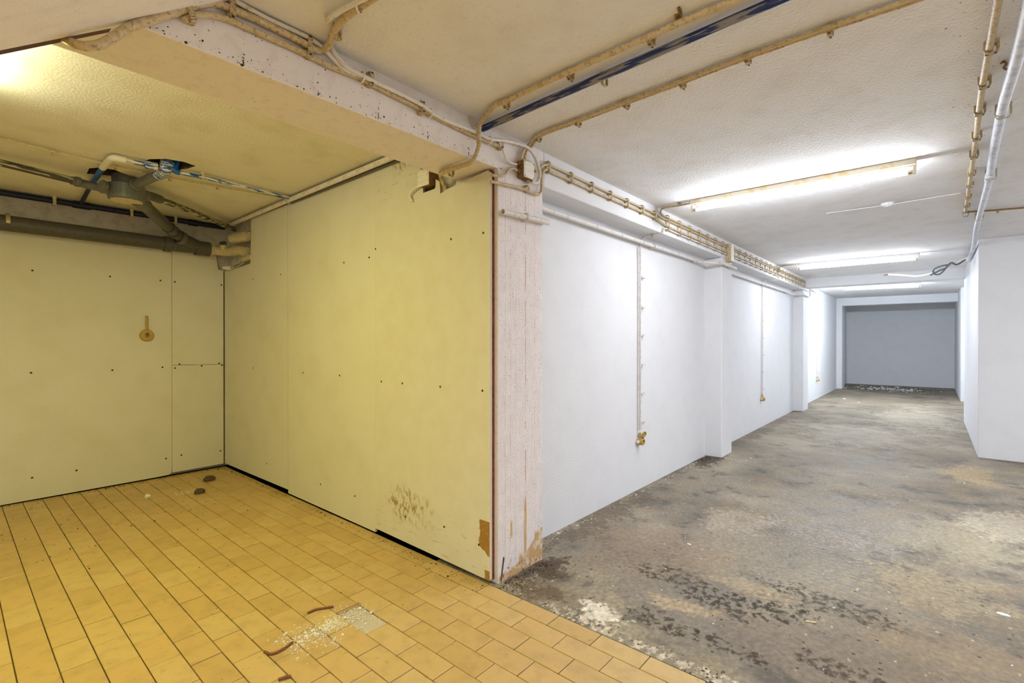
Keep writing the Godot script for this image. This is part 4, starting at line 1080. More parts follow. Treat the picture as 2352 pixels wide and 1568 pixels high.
func make_ceiling_runs() -> void:
	var t := thing("ceiling_conduit", "beige conduit in many brown saddles running down the corridor ceiling", "conduit", Vector3(0.19, 2.48, -4.0))
	part("conduit", tube(bend([Vector3(0.162, 2.480, -2.015), Vector3(0.165, 2.480, -2.282), Vector3(0.167, 2.480, -2.598), Vector3(0.168, 2.480, -2.926), Vector3(0.174, 2.480, -3.268), Vector3(0.184, 2.480, -3.669), Vector3(0.190, 2.480, -4.024), Vector3(0.198, 2.480, -4.424), Vector3(0.204, 2.480, -4.755), Vector3(0.210, 2.480, -5.126), Vector3(0.216, 2.480, -5.459), Vector3(0.222, 2.480, -5.819)]), 0.0125, 12), M.beige, t)
	clips(t, [Vector3(0.173, 2.510, -2.654), Vector3(0.174, 2.510, -2.995), Vector3(0.178, 2.510, -3.343), Vector3(0.188, 2.510, -3.751), Vector3(0.194, 2.510, -4.111), Vector3(0.203, 2.510, -4.530), Vector3(0.209, 2.510, -4.868), Vector3(0.215, 2.510, -5.247), Vector3(0.221, 2.510, -5.586), Vector3(0.229, 2.510, -5.994)], Vector3(0.02, 0, -1), Vector3.DOWN, 0.034, 0.046, M.clip, 0.028)
	part("conduit", tube([Vector3(0.227, 2.492, -5.941), Vector3(0.440, 2.492, -6.028), Vector3(0.604, 2.492, -6.076), Vector3(0.782, 2.492, -6.122)], 0.008, 8), M.rust, t)
	clips(t, [Vector3(0.444, 2.510, -6.121)], Vector3(1, 0, 0), Vector3.DOWN, 0.026, 0.026, M.clip)
	t = thing("white_pipe", "bluish white pipe slung along the ceiling to the sharp wall corner", "pipe", Vector3(0.3, 2.46, -5.0))
	part("pipe", tube(bend([Vector3(0.239, 2.465, -1.996), Vector3(0.251, 2.465, -2.522), Vector3(0.255, 2.465, -2.825), Vector3(0.256, 2.465, -3.269), Vector3(0.277, 2.465, -4.065), Vector3(0.301, 2.465, -4.741), Vector3(0.315, 2.465, -5.574), Vector3(0.340, 2.465, -6.864)] + [Vector3(0.362, 2.45, -7.5), Vector3(0.376, 2.435, -8.3), Vector3(0.374, 2.44, -9.15)]), 0.021, 14), M.cool_pipe, t)
	part("coupling", tube([Vector3(0.296, 2.465, -4.561), Vector3(0.301, 2.465, -4.741)], 0.026, 14), M.cool_pipe, t)
	for p in [Vector3(0.264, 2.510, -3.387), Vector3(0.303, 2.510, -4.638), Vector3(0.324, 2.510, -6.135)]:
		put("clip", strap(0.05, 0.07, 0.012), M.zinc, t, frame(p, Vector3(0.03, 0, -1), Vector3.DOWN))
	t = thing("hook", "rusty bent hook screwed into the stained ceiling between conduit and pipe", "hook", [Vector3(0.227, 2.500, -2.891)][0])
	part("hook", tube(bend([Vector3(0.217, 2.500, -2.865), Vector3(0.224, 2.500, -2.855), Vector3(0.234, 2.500, -2.889), Vector3(0.229, 2.500, -2.918), Vector3(0.242, 2.500, -2.947)], 3), 0.005, 8), M.rust, t)
	t = thing("loose_cable", "loose white cable hanging from the end of the bluish white pipe", "cable", Vector3(0.2, 2.4, -9.3))
	part("cable", tube(bend([Vector3(0.36, 2.46, -9.05), Vector3(0.34, 2.475, -9.3)] + [Vector3(0.233, 2.427, -9.300), Vector3(0.095, 2.347, -9.300), Vector3(-0.145, 2.287, -9.300), Vector3(-0.319, 2.314, -9.300), Vector3(-0.499, 2.343, -9.300)]), 0.016, 10), M.cable_white, t)
	part("bare_end", tube([Vector3(-0.488, 2.342, -9.300), Vector3(-0.551, 2.334, -9.300)], 0.008, 8), M.stick, t)
	t = thing("grey_cable", "stiff grey cable tied in a loop and hanging beside the white cable", "cable", Vector3(0.1, 2.36, -9.25))
	part("cable", tube(bend([Vector3(0.355, 2.45, -9.08), Vector3(0.34, 2.46, -9.25)] + [Vector3(0.259, 2.406, -9.250), Vector3(0.214, 2.441, -9.250), Vector3(0.177, 2.414, -9.250), Vector3(0.117, 2.321, -9.250), Vector3(0.075, 2.288, -9.250), Vector3(0.028, 2.298, -9.250), Vector3(0.014, 2.343, -9.250), Vector3(0.038, 2.378, -9.250), Vector3(0.103, 2.403, -9.250), Vector3(0.168, 2.415, -9.250)], 4), 0.011, 10), M.cable_grey, t)
	part("cable", tube(bend([Vector3(0.150, 2.366, -9.240), Vector3(0.094, 2.347, -9.240), Vector3(0.047, 2.320, -9.240), Vector3(-0.019, 2.282, -9.240)], 4), 0.011, 10), M.cable_grey, t)
	t = thing("ceiling_crack", "lumpy white plaster patch on a crack in the corridor ceiling", "plaster", [Vector3(-0.280, 2.510, -5.224)][0])
	var st := start()
	var lp: Vector3 = t.position
	add_lathe(st, [Vector2(0, -0.035), Vector2(0.025, -0.030), Vector2(0.045, -0.016), Vector2(0.055, 0.0)], lp, Vector3.UP, 12)
	part("lump", st.commit(), M.white, t)
	part("flake", prism(PackedVector2Array([Vector2(-0.02, -0.02), Vector2(0.20, -0.012), Vector2(0.42, 0.004), Vector2(0.42, 0.010), Vector2(0.18, 0.012), Vector2(-0.02, 0.015)]), lp + Vector3(0.03, -0.02, 0.02), Vector3(1, 0.03, 0.05), Vector3.FORWARD, Vector3.DOWN, 0.004), M.white, t)
	part("flake", prism(PackedVector2Array([Vector2(0.02, -0.015), Vector2(-0.20, -0.01), Vector2(-0.42, 0.0), Vector2(-0.20, 0.012), Vector2(0.02, 0.012)]), lp + Vector3(-0.03, -0.014, 0.0), Vector3(1, -0.025, 0.03), Vector3.FORWARD, Vector3.DOWN, 0.004), M.white, t)

# ---------------------------------------------------------------- plumbing in the yellow room

func ring(r: float, w: float) -> Array:
	return [Vector2(r - 0.004, -w / 2), Vector2(r, -w / 2 + 0.002), Vector2(r, w / 2 - 0.002), Vector2(r - 0.004, w / 2)]

func make_plumbing() -> void:
	# main drain
	var r := 0.064
	var t := thing("drain_pipe", "thick dark grey drain pipe hung along the lining with a slanting branch", "pipe", Vector3(-5.64, 2.285, -0.9))
	part("pipe", tube([Vector3(-5.64, 2.30, 2.9), Vector3(-5.64, 2.285, -1.78)], r, 22), M.pvc_dark, t)
	part("socket_ring", lathe(ring(r + 0.010, 0.06), Vector3(-5.64, 2.284, -1.42), Vector3.FORWARD, 22), M.pvc_dark, t)
	part("branch", tube(bend([Vector3(-5.64, 2.285, -1.72), Vector3(-5.60, 2.315, -1.62), Vector3(-5.53, 2.345, -1.50)], 4), 0.057, 20), M.pvc_dark, t)
	part("socket_ring", lathe(ring(0.066, 0.05), Vector3(-5.53, 2.345, -1.50), Vector3(0.55, 0.22, 0.95), 20), M.pvc, t)
	part("socket_ring", lathe(ring(r + 0.009, 0.13), Vector3(-5.64, 2.282, -1.72), Vector3.FORWARD, 22), M.pvc_dark, t)
	var band := part("hanger", lathe(ring(r + 0.003, 0.028), [Vector3(-5.640, 2.303, -0.338)][0], Vector3.FORWARD, 22), M.zinc, t)
	band.name = "hanger"
	var cream := thing("cream_drain", "cream drain elbow with plugged upstand joining the dark drain to the corner", "pipe", Vector3(-5.62, 2.28, -1.9))
	part("pipe", tube(bend([Vector3(-5.64, 2.281, -1.785), Vector3(-5.62, 2.276, -1.88), Vector3(-5.52, 2.265, -1.93), Vector3(-5.30, 2.255, -1.95), Vector3(-5.16, 2.225, -1.965)]), 0.047, 18), M.ivory, cream)
	part("socket_ring", lathe(ring(0.058, 0.05), Vector3(-5.64, 2.281, -1.80), Vector3.FORWARD, 18), M.ivory, cream)
	part("socket_ring", lathe(ring(0.052, 0.012), Vector3(-5.38, 2.258, -1.944), Vector3(1, -0.03, -0.1), 18), M.ivory, cream)
	part("upstand", tube([Vector3(-5.57, 2.27, -1.91), Vector3(-5.53, 2.345, -1.875)], 0.033, 16), M.ivory, cream)
	part("plug", lathe([Vector2(0.034, -0.012), Vector2(0.036, 0), Vector2(0.030, 0.003), Vector2(0, 0.003)], Vector3(-5.528, 2.35, -1.873), Vector3(0.5, 0.75, 0.4), 16), M.pvc_dark, cream)
	var sleeve := thing("pipe_sleeve", "short cream pipe sleeve with open dark mouth in the upper corner", "pipe", Vector3(-5.25, 2.38, -1.95))
	var st := start()
	add_tube(st, [Vector3(-5.40, 2.385, -1.925), Vector3(-5.06, 2.37, -1.96)], 0.050, 18, false)
	part("pipe", st.commit(), M.ivory, sleeve)
	part("bore", lathe([Vector2(0.050, 0), Vector2(0.044, 0), Vector2(0.044, -0.33), Vector2(0, -0.33)], Vector3(-5.40, 2.385, -1.925), Vector3(-1, 0.04, 0.1), 18), M.ivory, sleeve)
	# wiring niche
	var niche := thing("wiring_niche", "open corner niche with loose wires and a small cream box", "box", Vector3(-5.3, 2.1, -1.98))
	part("box", box([Vector3(-5.250, 2.137, -1.990)][0], [Vector3(-5.039, 2.182, -1.950)][0] + Vector3(0, 0, 0), 0.004), M.ivory, niche)
	for k in 3:
		part("wire", tube(bend([Vector3(-5.47, 2.10 + k * 0.012, -1.95 - k * 0.006), Vector3(-5.34, 2.12 + k * 0.010, -1.972), Vector3(-5.22, 2.17 + k * 0.008, -1.975), Vector3(-5.15, 2.20, -1.99)]), 0.006, 8), M.ivory if k != 1 else M.cable_grey, niche)
	part("wire_cap", lathe([Vector2(0, 0), Vector2(0.02, 0), Vector2(0.02, 0.05), Vector2(0.012, 0.09), Vector2(0, 0.09)], Vector3(-5.49, 2.095, -1.94), Vector3(-0.8, 0.05, 0.6), 12), M.cable_white, niche)

	# trap under the ceiling with everything that runs into it
	var c := Vector3(-4.62, 2.40, -0.905)
	t = thing("floor_trap", "round grey plastic trap hanging under the broken ceiling", "trap", c)
	part("bowl", lathe([Vector2(0, 0), Vector2(0.100, 0), Vector2(0.112, 0.008), Vector2(0.116, 0.03), Vector2(0.116, 0.115), Vector2(0.090, 0.125), Vector2(0.090, 0.19), Vector2(0, 0.19)], c, Vector3.UP, 28), M.pvc, t)
	part("cover", lathe([Vector2(0, -0.002), Vector2(0.098, -0.002), Vector2(0.100, 0.002)], c, Vector3.UP, 28), M.ivory, t)
	for a in [[Vector3(-4.62, 2.47, -0.80), Vector3(-0.25, 0, 1), 0.040], [Vector3(-4.66, 2.48, -1.00), Vector3(-0.4, 0, -1), 0.044], [Vector3(-4.54, 2.505, -0.93), Vector3(1, 0.1, -0.2), 0.046]]:
		part("inlet", lathe([Vector2(a[2], -0.04), Vector2(a[2], 0.05), Vector2(a[2] - 0.006, 0.055), Vector2(0, 0.055)], a[0], a[1], 18), M.pvc, t)
	part("outlet", tube([Vector3(-4.66, 2.44, -0.97), Vector3(-4.80, 2.430, -1.06)], 0.052, 18), M.pvc, t)
	t = thing("grey_branch_pipe", "dark grey pipe slanting from the trap down into the drain branch", "pipe", Vector3(-5.1, 2.4, -1.25))
	part("pipe", tube([Vector3(-4.76, 2.432, -1.035), Vector3(-5.52, 2.348, -1.488)], 0.047, 18), M.pvc_dark, t)
	part("socket_ring", lathe(ring(0.055, 0.05), Vector3(-5.28, 2.374, -1.345), Vector3(0.85, 0.1, 0.5), 18), M.pvc_dark, t)
	part("socket_ring", lathe(ring(0.057, 0.04), Vector3(-5.40, 2.362, -1.415), Vector3(0.85, 0.1, 0.5), 18), M.pvc_dark, t)
	t = thing("inlet_pipe", "grey inlet pipe rising from the trap into the broken hole", "pipe", Vector3(-4.3, 2.52, -1.0))
	part("pipe", tube(bend([Vector3(-4.50, 2.505, -0.935), Vector3(-4.30, 2.52, -0.975), Vector3(-4.14, 2.53, -1.005), Vector3(-4.07, 2.55, -1.015), Vector3(-4.045, 2.64, -1.02)]), 0.033, 16), M.pvc, t)
	part("elbow", tube(bend([Vector3(-4.17, 2.528, -1.0), Vector3(-4.10, 2.536, -1.012), Vector3(-4.06, 2.555, -1.016), Vector3(-4.048, 2.60, -1.02)]), 0.040, 16), M.blue_white, t)
	t = thing("painted_pipe", "grey pipe streaked with cream paint along the ceiling into the trap", "pipe", Vector3(-4.65, 2.5, -0.3))
	part("pipe", tube([Vector3(-4.50, 2.505, 0.6), Vector3(-4.595, 2.503, -0.24), Vector3(-4.68, 2.495, -0.62)], 0.024, 14), M.pvc_paint, t)
	part("elbow", tube(bend([Vector3(-4.68, 2.495, -0.60), Vector3(-4.70, 2.49, -0.69), Vector3(-4.66, 2.475, -0.76), Vector3(-4.63, 2.47, -0.80)]), 0.030, 14), M.pvc, t)
	part("socket_ring", lathe(ring(0.036, 0.035), Vector3(-4.685, 2.494, -0.635), Vector3(0.05, 0, 1), 14), M.pvc, t)
	part("cap", lathe([Vector2(0, 0), Vector2(0.034, 0), Vector2(0.034, 0.03), Vector2(0.028, 0.036), Vector2(0, 0.036)], Vector3(-4.58, 2.475, -0.775), Vector3(0.5, 0.2, 0.8), 14), M.pvc, t)
	t = thing("painted_pipe", "dark pipe with a cream painted top from trap to the wall corner", "pipe", Vector3(-5.0, 2.5, -1.5))
	part("pipe", tube([Vector3(-4.72, 2.492, -1.11), Vector3(-5.02, 2.50, -1.45), Vector3(-5.52, 2.505, -1.98)], 0.024, 14), M.pvc_paint, t)
	part("elbow", tube(bend([Vector3(-4.67, 2.485, -1.03), Vector3(-4.69, 2.488, -1.08), Vector3(-4.76, 2.494, -1.15)]), 0.034, 14), M.pvc_dark, t)
	# water pipes
	t = thing("blue_main", "dark blue water main along the top of the lining", "pipe", Vector3(-5.70, 2.54, -1.0))
	part("pipe", tube([Vector3(-5.70, 2.535, 2.9), Vector3(-5.70, 2.545, -1.95)], 0.025, 14), M.navy, t)
	part("tee", tube([Vector3(-5.70, 2.54, -0.74), Vector3(-5.70, 2.54, -0.86)], 0.031, 14), M.navy, t)
	part("coupling", tube([Vector3(-5.70, 2.543, -1.62), Vector3(-5.70, 2.543, -1.70)], 0.031, 14), M.navy, t)
	for z in [-0.62, -1.15, -1.50]:
		put("clip", strap(0.056, 0.07, 0.022), M.ivory, t, frame(Vector3(-5.70, YY, z), Vector3.FORWARD, Vector3.DOWN))
	t = thing("blue_branch", "white and blue water pipe elbowed from the main across the ceiling", "pipe", Vector3(-4.5, 2.54, -0.8))
	part("pipe", tube([Vector3(-5.68, 2.545, -0.79), Vector3(-4.95, 2.545, -0.745)], 0.015, 12), M.navy, t)
	part("pipe", tube([Vector3(-4.95, 2.545, -0.745), Vector3(-4.35, 2.545, -0.722)], 0.018, 12), M.blue, t)
	part("elbow", tube(bend([Vector3(-4.36, 2.545, -0.722), Vector3(-4.10, 2.543, -0.722), Vector3(-4.062, 2.543, -0.735), Vector3(-4.058, 2.543, -0.79)]), 0.021, 14), M.cable_white, t)
	part("pipe", tube([Vector3(-4.06, 2.543, -0.78), Vector3(-4.062, 2.545, -0.91)], 0.015, 12), M.blue_white, t)
	part("coupling", tube([Vector3(-4.062, 2.545, -0.895), Vector3(-4.06, 2.548, -0.965)], 0.026, 14), M.blue_white, t)
	part("elbow", tube(bend([Vector3(-4.062, 2.64, -1.085), Vector3(-4.055, 2.56, -1.065), Vector3(-4.053, 2.545, -1.07), Vector3(-4.05, 2.54, -1.095)]), 0.021, 14), M.blue, t)
	t = thing("blue_branch", "thin blue and white water pipe from the broken hole to the partition", "pipe", Vector3(-4.06, 2.54, -1.5))
	part("pipe", tube([Vector3(-4.05, 2.54, -1.085), Vector3(-4.06, 2.545, -1.5), Vector3(-4.12, 2.548, -1.955)], 0.014, 12), M.blue_white, t)
	put("clip", strap(0.034, 0.045, 0.02), M.ivory, t, frame(Vector3(-4.06, YY, -1.24), Vector3.FORWARD, Vector3.DOWN))
	t = thing("ceiling_cable", "thin cream cable clipped straight across the yellow ceiling", "cable", Vector3(-4.27, 2.56, -1.0))
	part("cable", tube([Vector3(-4.20, 2.558, 0.5), Vector3(-4.224, 2.558, -0.22), Vector3(-4.265, 2.557, -0.459), Vector3(-4.306, 2.556, -0.792), Vector3(-4.294, 2.556, -1.096), Vector3(-4.264, 2.558, -1.407), Vector3(-4.209, 2.558, -1.679), Vector3(-4.167, 2.558, -1.95)], 0.0065, 8), M.ivory, t)
	clips(t, [Vector3(-4.308, 2.575, -0.464), Vector3(-4.348, 2.575, -0.794), Vector3(-4.343, 2.575, -1.114), Vector3(-4.302, 2.575, -1.423)], Vector3(-0.05, 0, -1), Vector3.DOWN, 0.03, 0.026, M.ivory, 0.016)
	t = thing("corner_pipe", "dusty cream pipe tucked in the corner of ceiling and partition", "pipe", Vector3(-4.0, 2.54, -1.92))
	part("pipe", tube([Vector3(-5.60, 2.535, -1.925), Vector3(-5.06, 2.54, -1.925), Vector3(-4.17, 2.542, -1.92), Vector3(-2.16, 2.545, -1.91)], 0.019, 12), M.white_pipe, t)
	part("pipe", tube([Vector3(-4.17, 2.528, -1.945), Vector3(-2.16, 2.528, -1.943)], 0.010, 10), M.pvc_dark, t)
	tie(t, Vector3(-5.12, 2.54, -1.925), Vector3.RIGHT, 0.020)
	clips(t, [Vector3(-4.17, YY, -1.92)], Vector3.RIGHT, Vector3.DOWN, 0.046, 0.054, M.white_pipe)

	# box and outlet on the boards
	t = thing("junction_box", "cream junction box hanging in a rough cutout high on the partition", "box", Vector3(-2.38, 2.34, ZP))
	part("body", box(Vector3(-2.415, 2.300, -2.028), Vector3(-2.325, 2.400, -1.932), 0.003), M.rust, t)
	part("lid", box(Vector3(-2.431, 2.299, -1.932), Vector3(-2.324, 2.401, -1.925), 0.003), M.lid, t)
	part("tape", tube(bend([Vector3(-2.43, 2.315, -1.94), Vector3(-2.49, 2.30, -1.935), Vector3(-2.53, 2.275, -1.945), Vector3(-2.515, 2.235, -1.95)]), 0.008, 6), M.lid, t)
	t = thing("round_outlet", "round brass outlet under a short conduit stub on the plasterboard lining", "socket", Vector3(XP, 1.395, -1.277))
	part("body", lathe([Vector2(0.060, 0.0), Vector2(0.058, 0.004), Vector2(0.052, 0.004), Vector2(0.052, 0.016), Vector2(0.050, 0.020), Vector2(0.024, 0.022), Vector2(0.022, 0.012), Vector2(0, 0.012)], Vector3(XP, 1.395, -1.277), Vector3.RIGHT, 22), M.brass, t)
	part("latch", box(Vector3(XP + 0.018, 1.385, -1.285), Vector3(XP + 0.030, 1.425, -1.269), 0.003), M.rust, t)
	part("stub", tube([Vector3(XP + 0.012, 1.45, -1.274), Vector3(XP + 0.012, 1.585, -1.273)], 0.011, 10), M.brass, t)

# ---------------------------------------------------------------- litter

func lump(sz: Vector3, sd: int) -> ArrayMesh:
	var rg := RandomNumberGenerator.new()
	rg.seed = sd
	var st := start()
	var ringp := []
	for l in 3:
		var row := []
		for k in 7:
			var a := TAU * k / 7.0
			var rr: float = [0.9, 1.0, 0.55][l] * rg.randf_range(0.75, 1.1)
			row.append(Vector3(cos(a) * rr * sz.x / 2, [0.0, 0.45, 0.95][l] * sz.y * rg.randf_range(0.85, 1.1) if l > 0 else 0.0, sin(a) * rr * sz.z / 2))
		ringp.append(row)
	for l in 2:
		for k in 7:
			var a: Vector3 = ringp[l][k]
			var b: Vector3 = ringp[l][(k + 1) % 7]
			var c: Vector3 = ringp[l + 1][(k + 1) % 7]
			var d: Vector3 = ringp[l + 1][k]
			var o := (a + c) / 2 - Vector3(0, sz.y * 0.4, 0)
			for t in [[a, b, c], [a, c, d]]:
				var n: Vector3 = (t[1] - t[0]).cross(t[2] - t[0]).normalized()
				tri(st, t[0], t[1], t[2], n if n.dot(o) > 0 else -n)
	for k in 7:
		tri(st, Vector3(0, sz.y, 0), ringp[2][k], ringp[2][(k + 1) % 7], Vector3.UP)
	return st.commit()

func scatter(n: String, label: String, category: String, mesh: Mesh, mat: Material, where: Array) -> void:
	var mm := MultiMesh.new()
	mm.transform_format = MultiMesh.TRANSFORM_3D
	mm.mesh = mesh
	mm.instance_count = where.size()
	for k in where.size():
		mm.set_instance_transform(k, where[k])
	var o := MultiMeshInstance3D.new()
	o.name = numbered(n)
	o.multimesh = mm
	o.material_override = mat
	add_child(o)
	tag(o, label, category, "", "stuff")

func crumb(p: Vector3, s: float) -> Transform3D:
	return Transform3D(Basis(Vector3.UP, rng.randf() * TAU).scaled(Vector3(s * rng.randf_range(0.7, 1.4), s * rng.randf_range(0.5, 1.0), s)), p)

func make_litter() -> void:
	var stone_at := [Vector3(-5.262, 0, -1.661), Vector3(-4.896, 0, -1.467)]
	var o := single("stone", "knobbly brown lump of rubble on the tiles in the room corner", "stone", lump(Vector3(0.09, 0.05, 0.12), 3), M.stone, "rubble on the tiles")
	o.position = stone_at[0]
	o = single("stone", "flat angular brown lump of rubble beside the chalk box", "stone", lump(Vector3(0.08, 0.045, 0.10), 5), M.stone, "rubble on the tiles")
	o.position = stone_at[1]
	o = single("paper_scrap", "crumpled white scrap on the tiles near the lining", "scrap", lump(Vector3(0.05, 0.03, 0.05), 8), M.chip)
	o.position = Vector3(-5.111, 0, -1.14)
	# chalk rectangle drawn on the tiles
	var st := start()
	var ca := [Vector3(-5.070, 0.000, -1.333), Vector3(-5.067, 0.000, -1.419), Vector3(-4.977, 0.000, -1.413), Vector3(-4.974, 0.000, -1.321), Vector3(-5.076, 0.000, -1.378), Vector3(-4.975, 0.000, -1.367)]
	for e in [[0, 1], [1, 2], [2, 3], [3, 0], [4, 5]]:
		var a: Vector3 = ca[e[0]] + Vector3(0, 0.0016, 0)
		var b: Vector3 = ca[e[1]] + Vector3(0, 0.0016, 0)
		var s := (b - a).cross(Vector3.UP).normalized() * 0.004
		quad(st, a - s, b - s, b + s, a + s, Vector3.UP)
	single("chalk_mark", "small chalk rectangle with a cross line drawn on the tiles", "marking", st.commit(), M.chip)
	var sticks := [[Vector3(-2.331, 0.006, -1.168), Vector3(-2.330, 0.006, -1.210), Vector3(-2.309, 0.006, -1.244), Vector3(-2.290, 0.006, -1.281)], [Vector3(-2.184, 0.006, -0.900), Vector3(-2.143, 0.006, -0.916), Vector3(-2.142, 0.006, -0.967), Vector3(-2.158, 0.006, -1.011)], [Vector3(-1.960, 0.008, -0.861), Vector3(-1.950, 0.008, -0.886), Vector3(-1.942, 0.008, -0.903)]]
	var stick_labels := ["thin brown strip of wood lying beside the spilled plaster", "bent brown strip of wood at the foot of the plaster spill", "short dark splinter lying on the joint between tiles"]
	for k in 3:
		var t := thing("wood_strip", stick_labels[k], "stick", sticks[k][0], "wood strips on the tiles")
		part("strip", tube(bend(sticks[k], 3), 0.006, 5), M.stick, t)
	# spilled plaster
	rng.seed = 21
	var bit := lump(Vector3(1, 0.6, 1), 11)
	var heap := []
	var spill := [Vector3(-2.168, 0.000, -0.994), Vector3(-2.156, 0.000, -1.067), Vector3(-2.151, 0.000, -1.159), Vector3(-2.162, 0.000, -1.243), Vector3(-2.174, 0.000, -1.332), Vector3(-2.045, 0.000, -1.133), Vector3(-2.167, 0.000, -1.364)]
	for k in 1500:
		var f := rng.randf()
		var seg := minf(f * 4.0, 3.999)
		var a: Vector3 = spill[int(seg)]
		var b: Vector3 = spill[int(seg) + 1]
		var p: Vector3 = a.lerp(b, seg - int(seg))
		var w := 0.045 + 0.02 * sin(f * 9.0)
		p += Vector3(rng.randfn(0, w), 0, rng.randfn(0, w * 0.7))
		heap.append(crumb(Vector3(p.x, 0.0005, p.z), 0.0035 * exp(rng.randfn(0, 0.5))))
	for k in 120:
		var p: Vector3 = spill[5] + Vector3(rng.randfn(0, 0.03), 0, rng.randfn(0, 0.02))
		heap.append(crumb(Vector3(p.x, 0.0005, p.z), 0.003 * exp(rng.randfn(0, 0.5))))
	scatter("plaster_crumbs", "spill of white plaster crumbs across the ochre tiles", "crumbs", bit, M.chip, heap)
	# dark dirt along the foot of the boards and the edge of the tiles
	var dirt := []
	for k in 900:
		var x := rng.randf_range(-5.7, -1.84)
		dirt.append(crumb(Vector3(x, 0, -1.935 + absf(rng.randfn(0, 0.02 if x < -2.4 else 0.045))), 0.003 * exp(rng.randfn(0, 0.5))))
	for k in 350:
		dirt.append(crumb(Vector3(-5.715 + absf(rng.randfn(0, 0.03)), 0, rng.randf_range(-1.95, -0.1)), 0.004 * exp(rng.randfn(0, 0.5))))
	for k in 500:
		dirt.append(crumb(Vector3(-1.80 + absf(rng.randfn(0, 0.05)), 0, rng.randf_range(-2.42, -1.98)), 0.0035 * exp(rng.randfn(0, 0.5))))
	for k in 220:
		dirt.append(crumb(Vector3(-1.99 + absf(rng.randfn(0, 0.05)), 0, rng.randf_range(-5.8, -5.5)), 0.005 * exp(rng.randfn(0, 0.4))))
	for k in 260:
		dirt.append(crumb(Vector3(rng.randf_range(-1.8, 0.3), 0, -2.0 - absf(rng.randfn(0, 0.03))), 0.003 * exp(rng.randfn(0, 0.5))))
	for k in 260:
		dirt.append(Transform3D(Basis(Vector3.UP, rng.randf() * TAU).scaled(Vector3(0.012 * exp(rng.randfn(0, 0.6)), 0.0015, 0.006 * exp(rng.randfn(0, 0.5)))), Vector3(-4.9 + rng.randfn(0, 0.5), 0.0, -0.85 + rng.randfn(0, 0.5)).clamp(Vector3(-5.7, 0, -1.9), Vector3(-2.5, 1, 0.5))))
	for k in 120:
		dirt.append(Transform3D(Basis(Vector3.UP, rng.randf() * TAU).scaled(Vector3(0.006 * exp(rng.randfn(0, 0.6)), 0.0012, 0.003 * exp(rng.randfn(0, 0.5)))), Vector3(rng.randf_range(-4.5, -1.9), 0.0, rng.randf_range(-1.9, -0.3))))
	scatter("dirt_crumbs", "dark dirt crumbs along the foot of the walls", "dirt", bit, M.chip_dark, dirt)
	# flaked paint along the lower arris of the long beam, and mould specks on the ceiling by the saddled conduit
	var bare := []
	for k in 420:
		var clump := -0.45 - 1.55 * rng.randf()
		clump += 0.05 * sin(clump * 23.0)
		var up := absf(rng.randfn(0, 0.02)) if rng.randf() < 0.75 else rng.randf() * 0.16
		var sz := 0.0022 * exp(rng.randfn(0, 0.55))
		bare.append(Transform3D(Basis(Vector3(0, sz * rng.randf_range(0.7, 1.6), 0), Vector3(0.0008, 0, 0), Vector3(0, 0, sz * rng.randf_range(0.7, 1.8))), Vector3(XB, YB + 0.004 + up, clump)))
	scatter("peeled_specks", "brown bare specks where paint has flaked off the long beam", "flakes", bit, M.chip_dark, bare)
	var mould := []
	for k in 500:
		var z := -2.2 - rng.randf() * 2.6
		var sz := 0.0020 * exp(rng.randfn(0, 0.5))
		var off := -absf(rng.randfn(0, 0.05)) if rng.randf() < 0.7 else absf(rng.randfn(0, 0.03))
		mould.append(Transform3D(Basis(Vector3(sz, 0, 0), Vector3(0, -0.0006, 0), Vector3(0, 0, sz * rng.randf_range(0.7, 1.8))), Vector3(0.17 + off + (-0.012 if off < 0 else 0.012), YC, z)))
	scatter("mould_specks", "dark mould specks on the ceiling beside the saddled conduit", "mould", bit, M.chip_dark, mould)
	# flakes on the concrete
	var flakes := []
	for k in 70:
		flakes.append(crumb(Vector3(rng.randf_range(-1.9, 0.35), 0, -2.1 - pow(rng.randf(), 1.6) * 8.0), 0.006 * exp(rng.randfn(0, 0.5))))
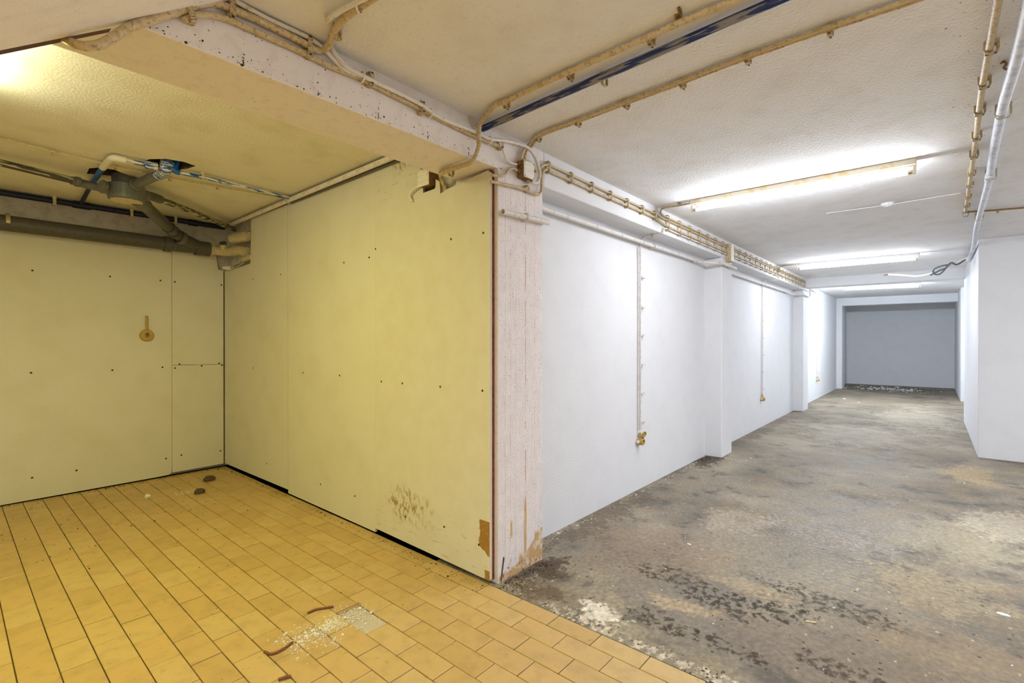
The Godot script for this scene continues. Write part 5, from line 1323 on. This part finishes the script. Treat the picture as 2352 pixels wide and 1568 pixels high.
	for k in 260:
		flakes.append(crumb(Vector3(-0.9 + rng.randfn(0, 0.45), 0, -17.0 + rng.randfn(0, 0.35)), 0.018 * exp(rng.randfn(0, 0.6))))
	for k in 150:
		flakes.append(crumb(Vector3(XW + 0.03 + absf(rng.randfn(0, 0.03)), 0, rng.randf_range(-5.7, -2.5)), 0.006 * exp(rng.randfn(0, 0.5))))
	scatter("paint_flakes", "white paint flakes and plaster bits strewn over the concrete", "flakes", bit, M.chip, flakes)
	for p in [[Vector3(-0.82, 0, -17.1), 0.15], [Vector3(-0.44, 0, -16.72), 0.15], [Vector3(-0.75, 0, -17.8), 0.13], [Vector3(-1.46, 0, -16.6), 0.08]]:
		o = single("plaster_chip", "flat white piece of fallen plaster on the concrete under the lintel", "plaster", lump(Vector3(p[1], 0.02, p[1] * 0.6), int(p[1] * 100)), M.chip, "fallen plaster pieces under the lintel")
		o.position = p[0]
	for p in [[Vector3(-1.52, 0, -13.48), 0.06], [Vector3(-1.19, 0, -12.84), 0.05]]:
		o = single("plaster_chip", "small lone white plaster piece on bare concrete below the farthest lamp", "plaster", lump(Vector3(p[1], 0.015, p[1] * 0.6), int(p[1] * 100)), M.chip, "lone plaster pieces below the farthest lamp")
		o.position = p[0]
	o = single("paint_flake", "pair of white paint flakes on the concrete below the first socket", "flake", lump(Vector3(0.035, 0.004, 0.018), 31), M.chip)
	o.position = Vector3(-1.216, 0, -3.213)
	o = single("wood_chip", "small straw-coloured wood chip on the concrete", "chip", box(Vector3(-0.022, 0, -0.006), Vector3(0.022, 0.005, 0.006), 0.001), M.ivory)
	o.position = Vector3(-0.437, 0, -2.702)
	o.rotation.y = 0.4
	o = single("splash", "ragged white lime splash on the concrete", "splash", lump(Vector3(0.06, 0.003, 0.035), 37), M.chip)
	o.position = Vector3(0.27, 0, -3.40)

func _ready() -> void:
	make_view()
	make_materials()
	make_lamps()
	make_setting()
	make_tiles()
	make_boards()
	make_beam_conduits()
	make_rack()
	make_ceiling_runs()
	make_plumbing()
	make_litter()
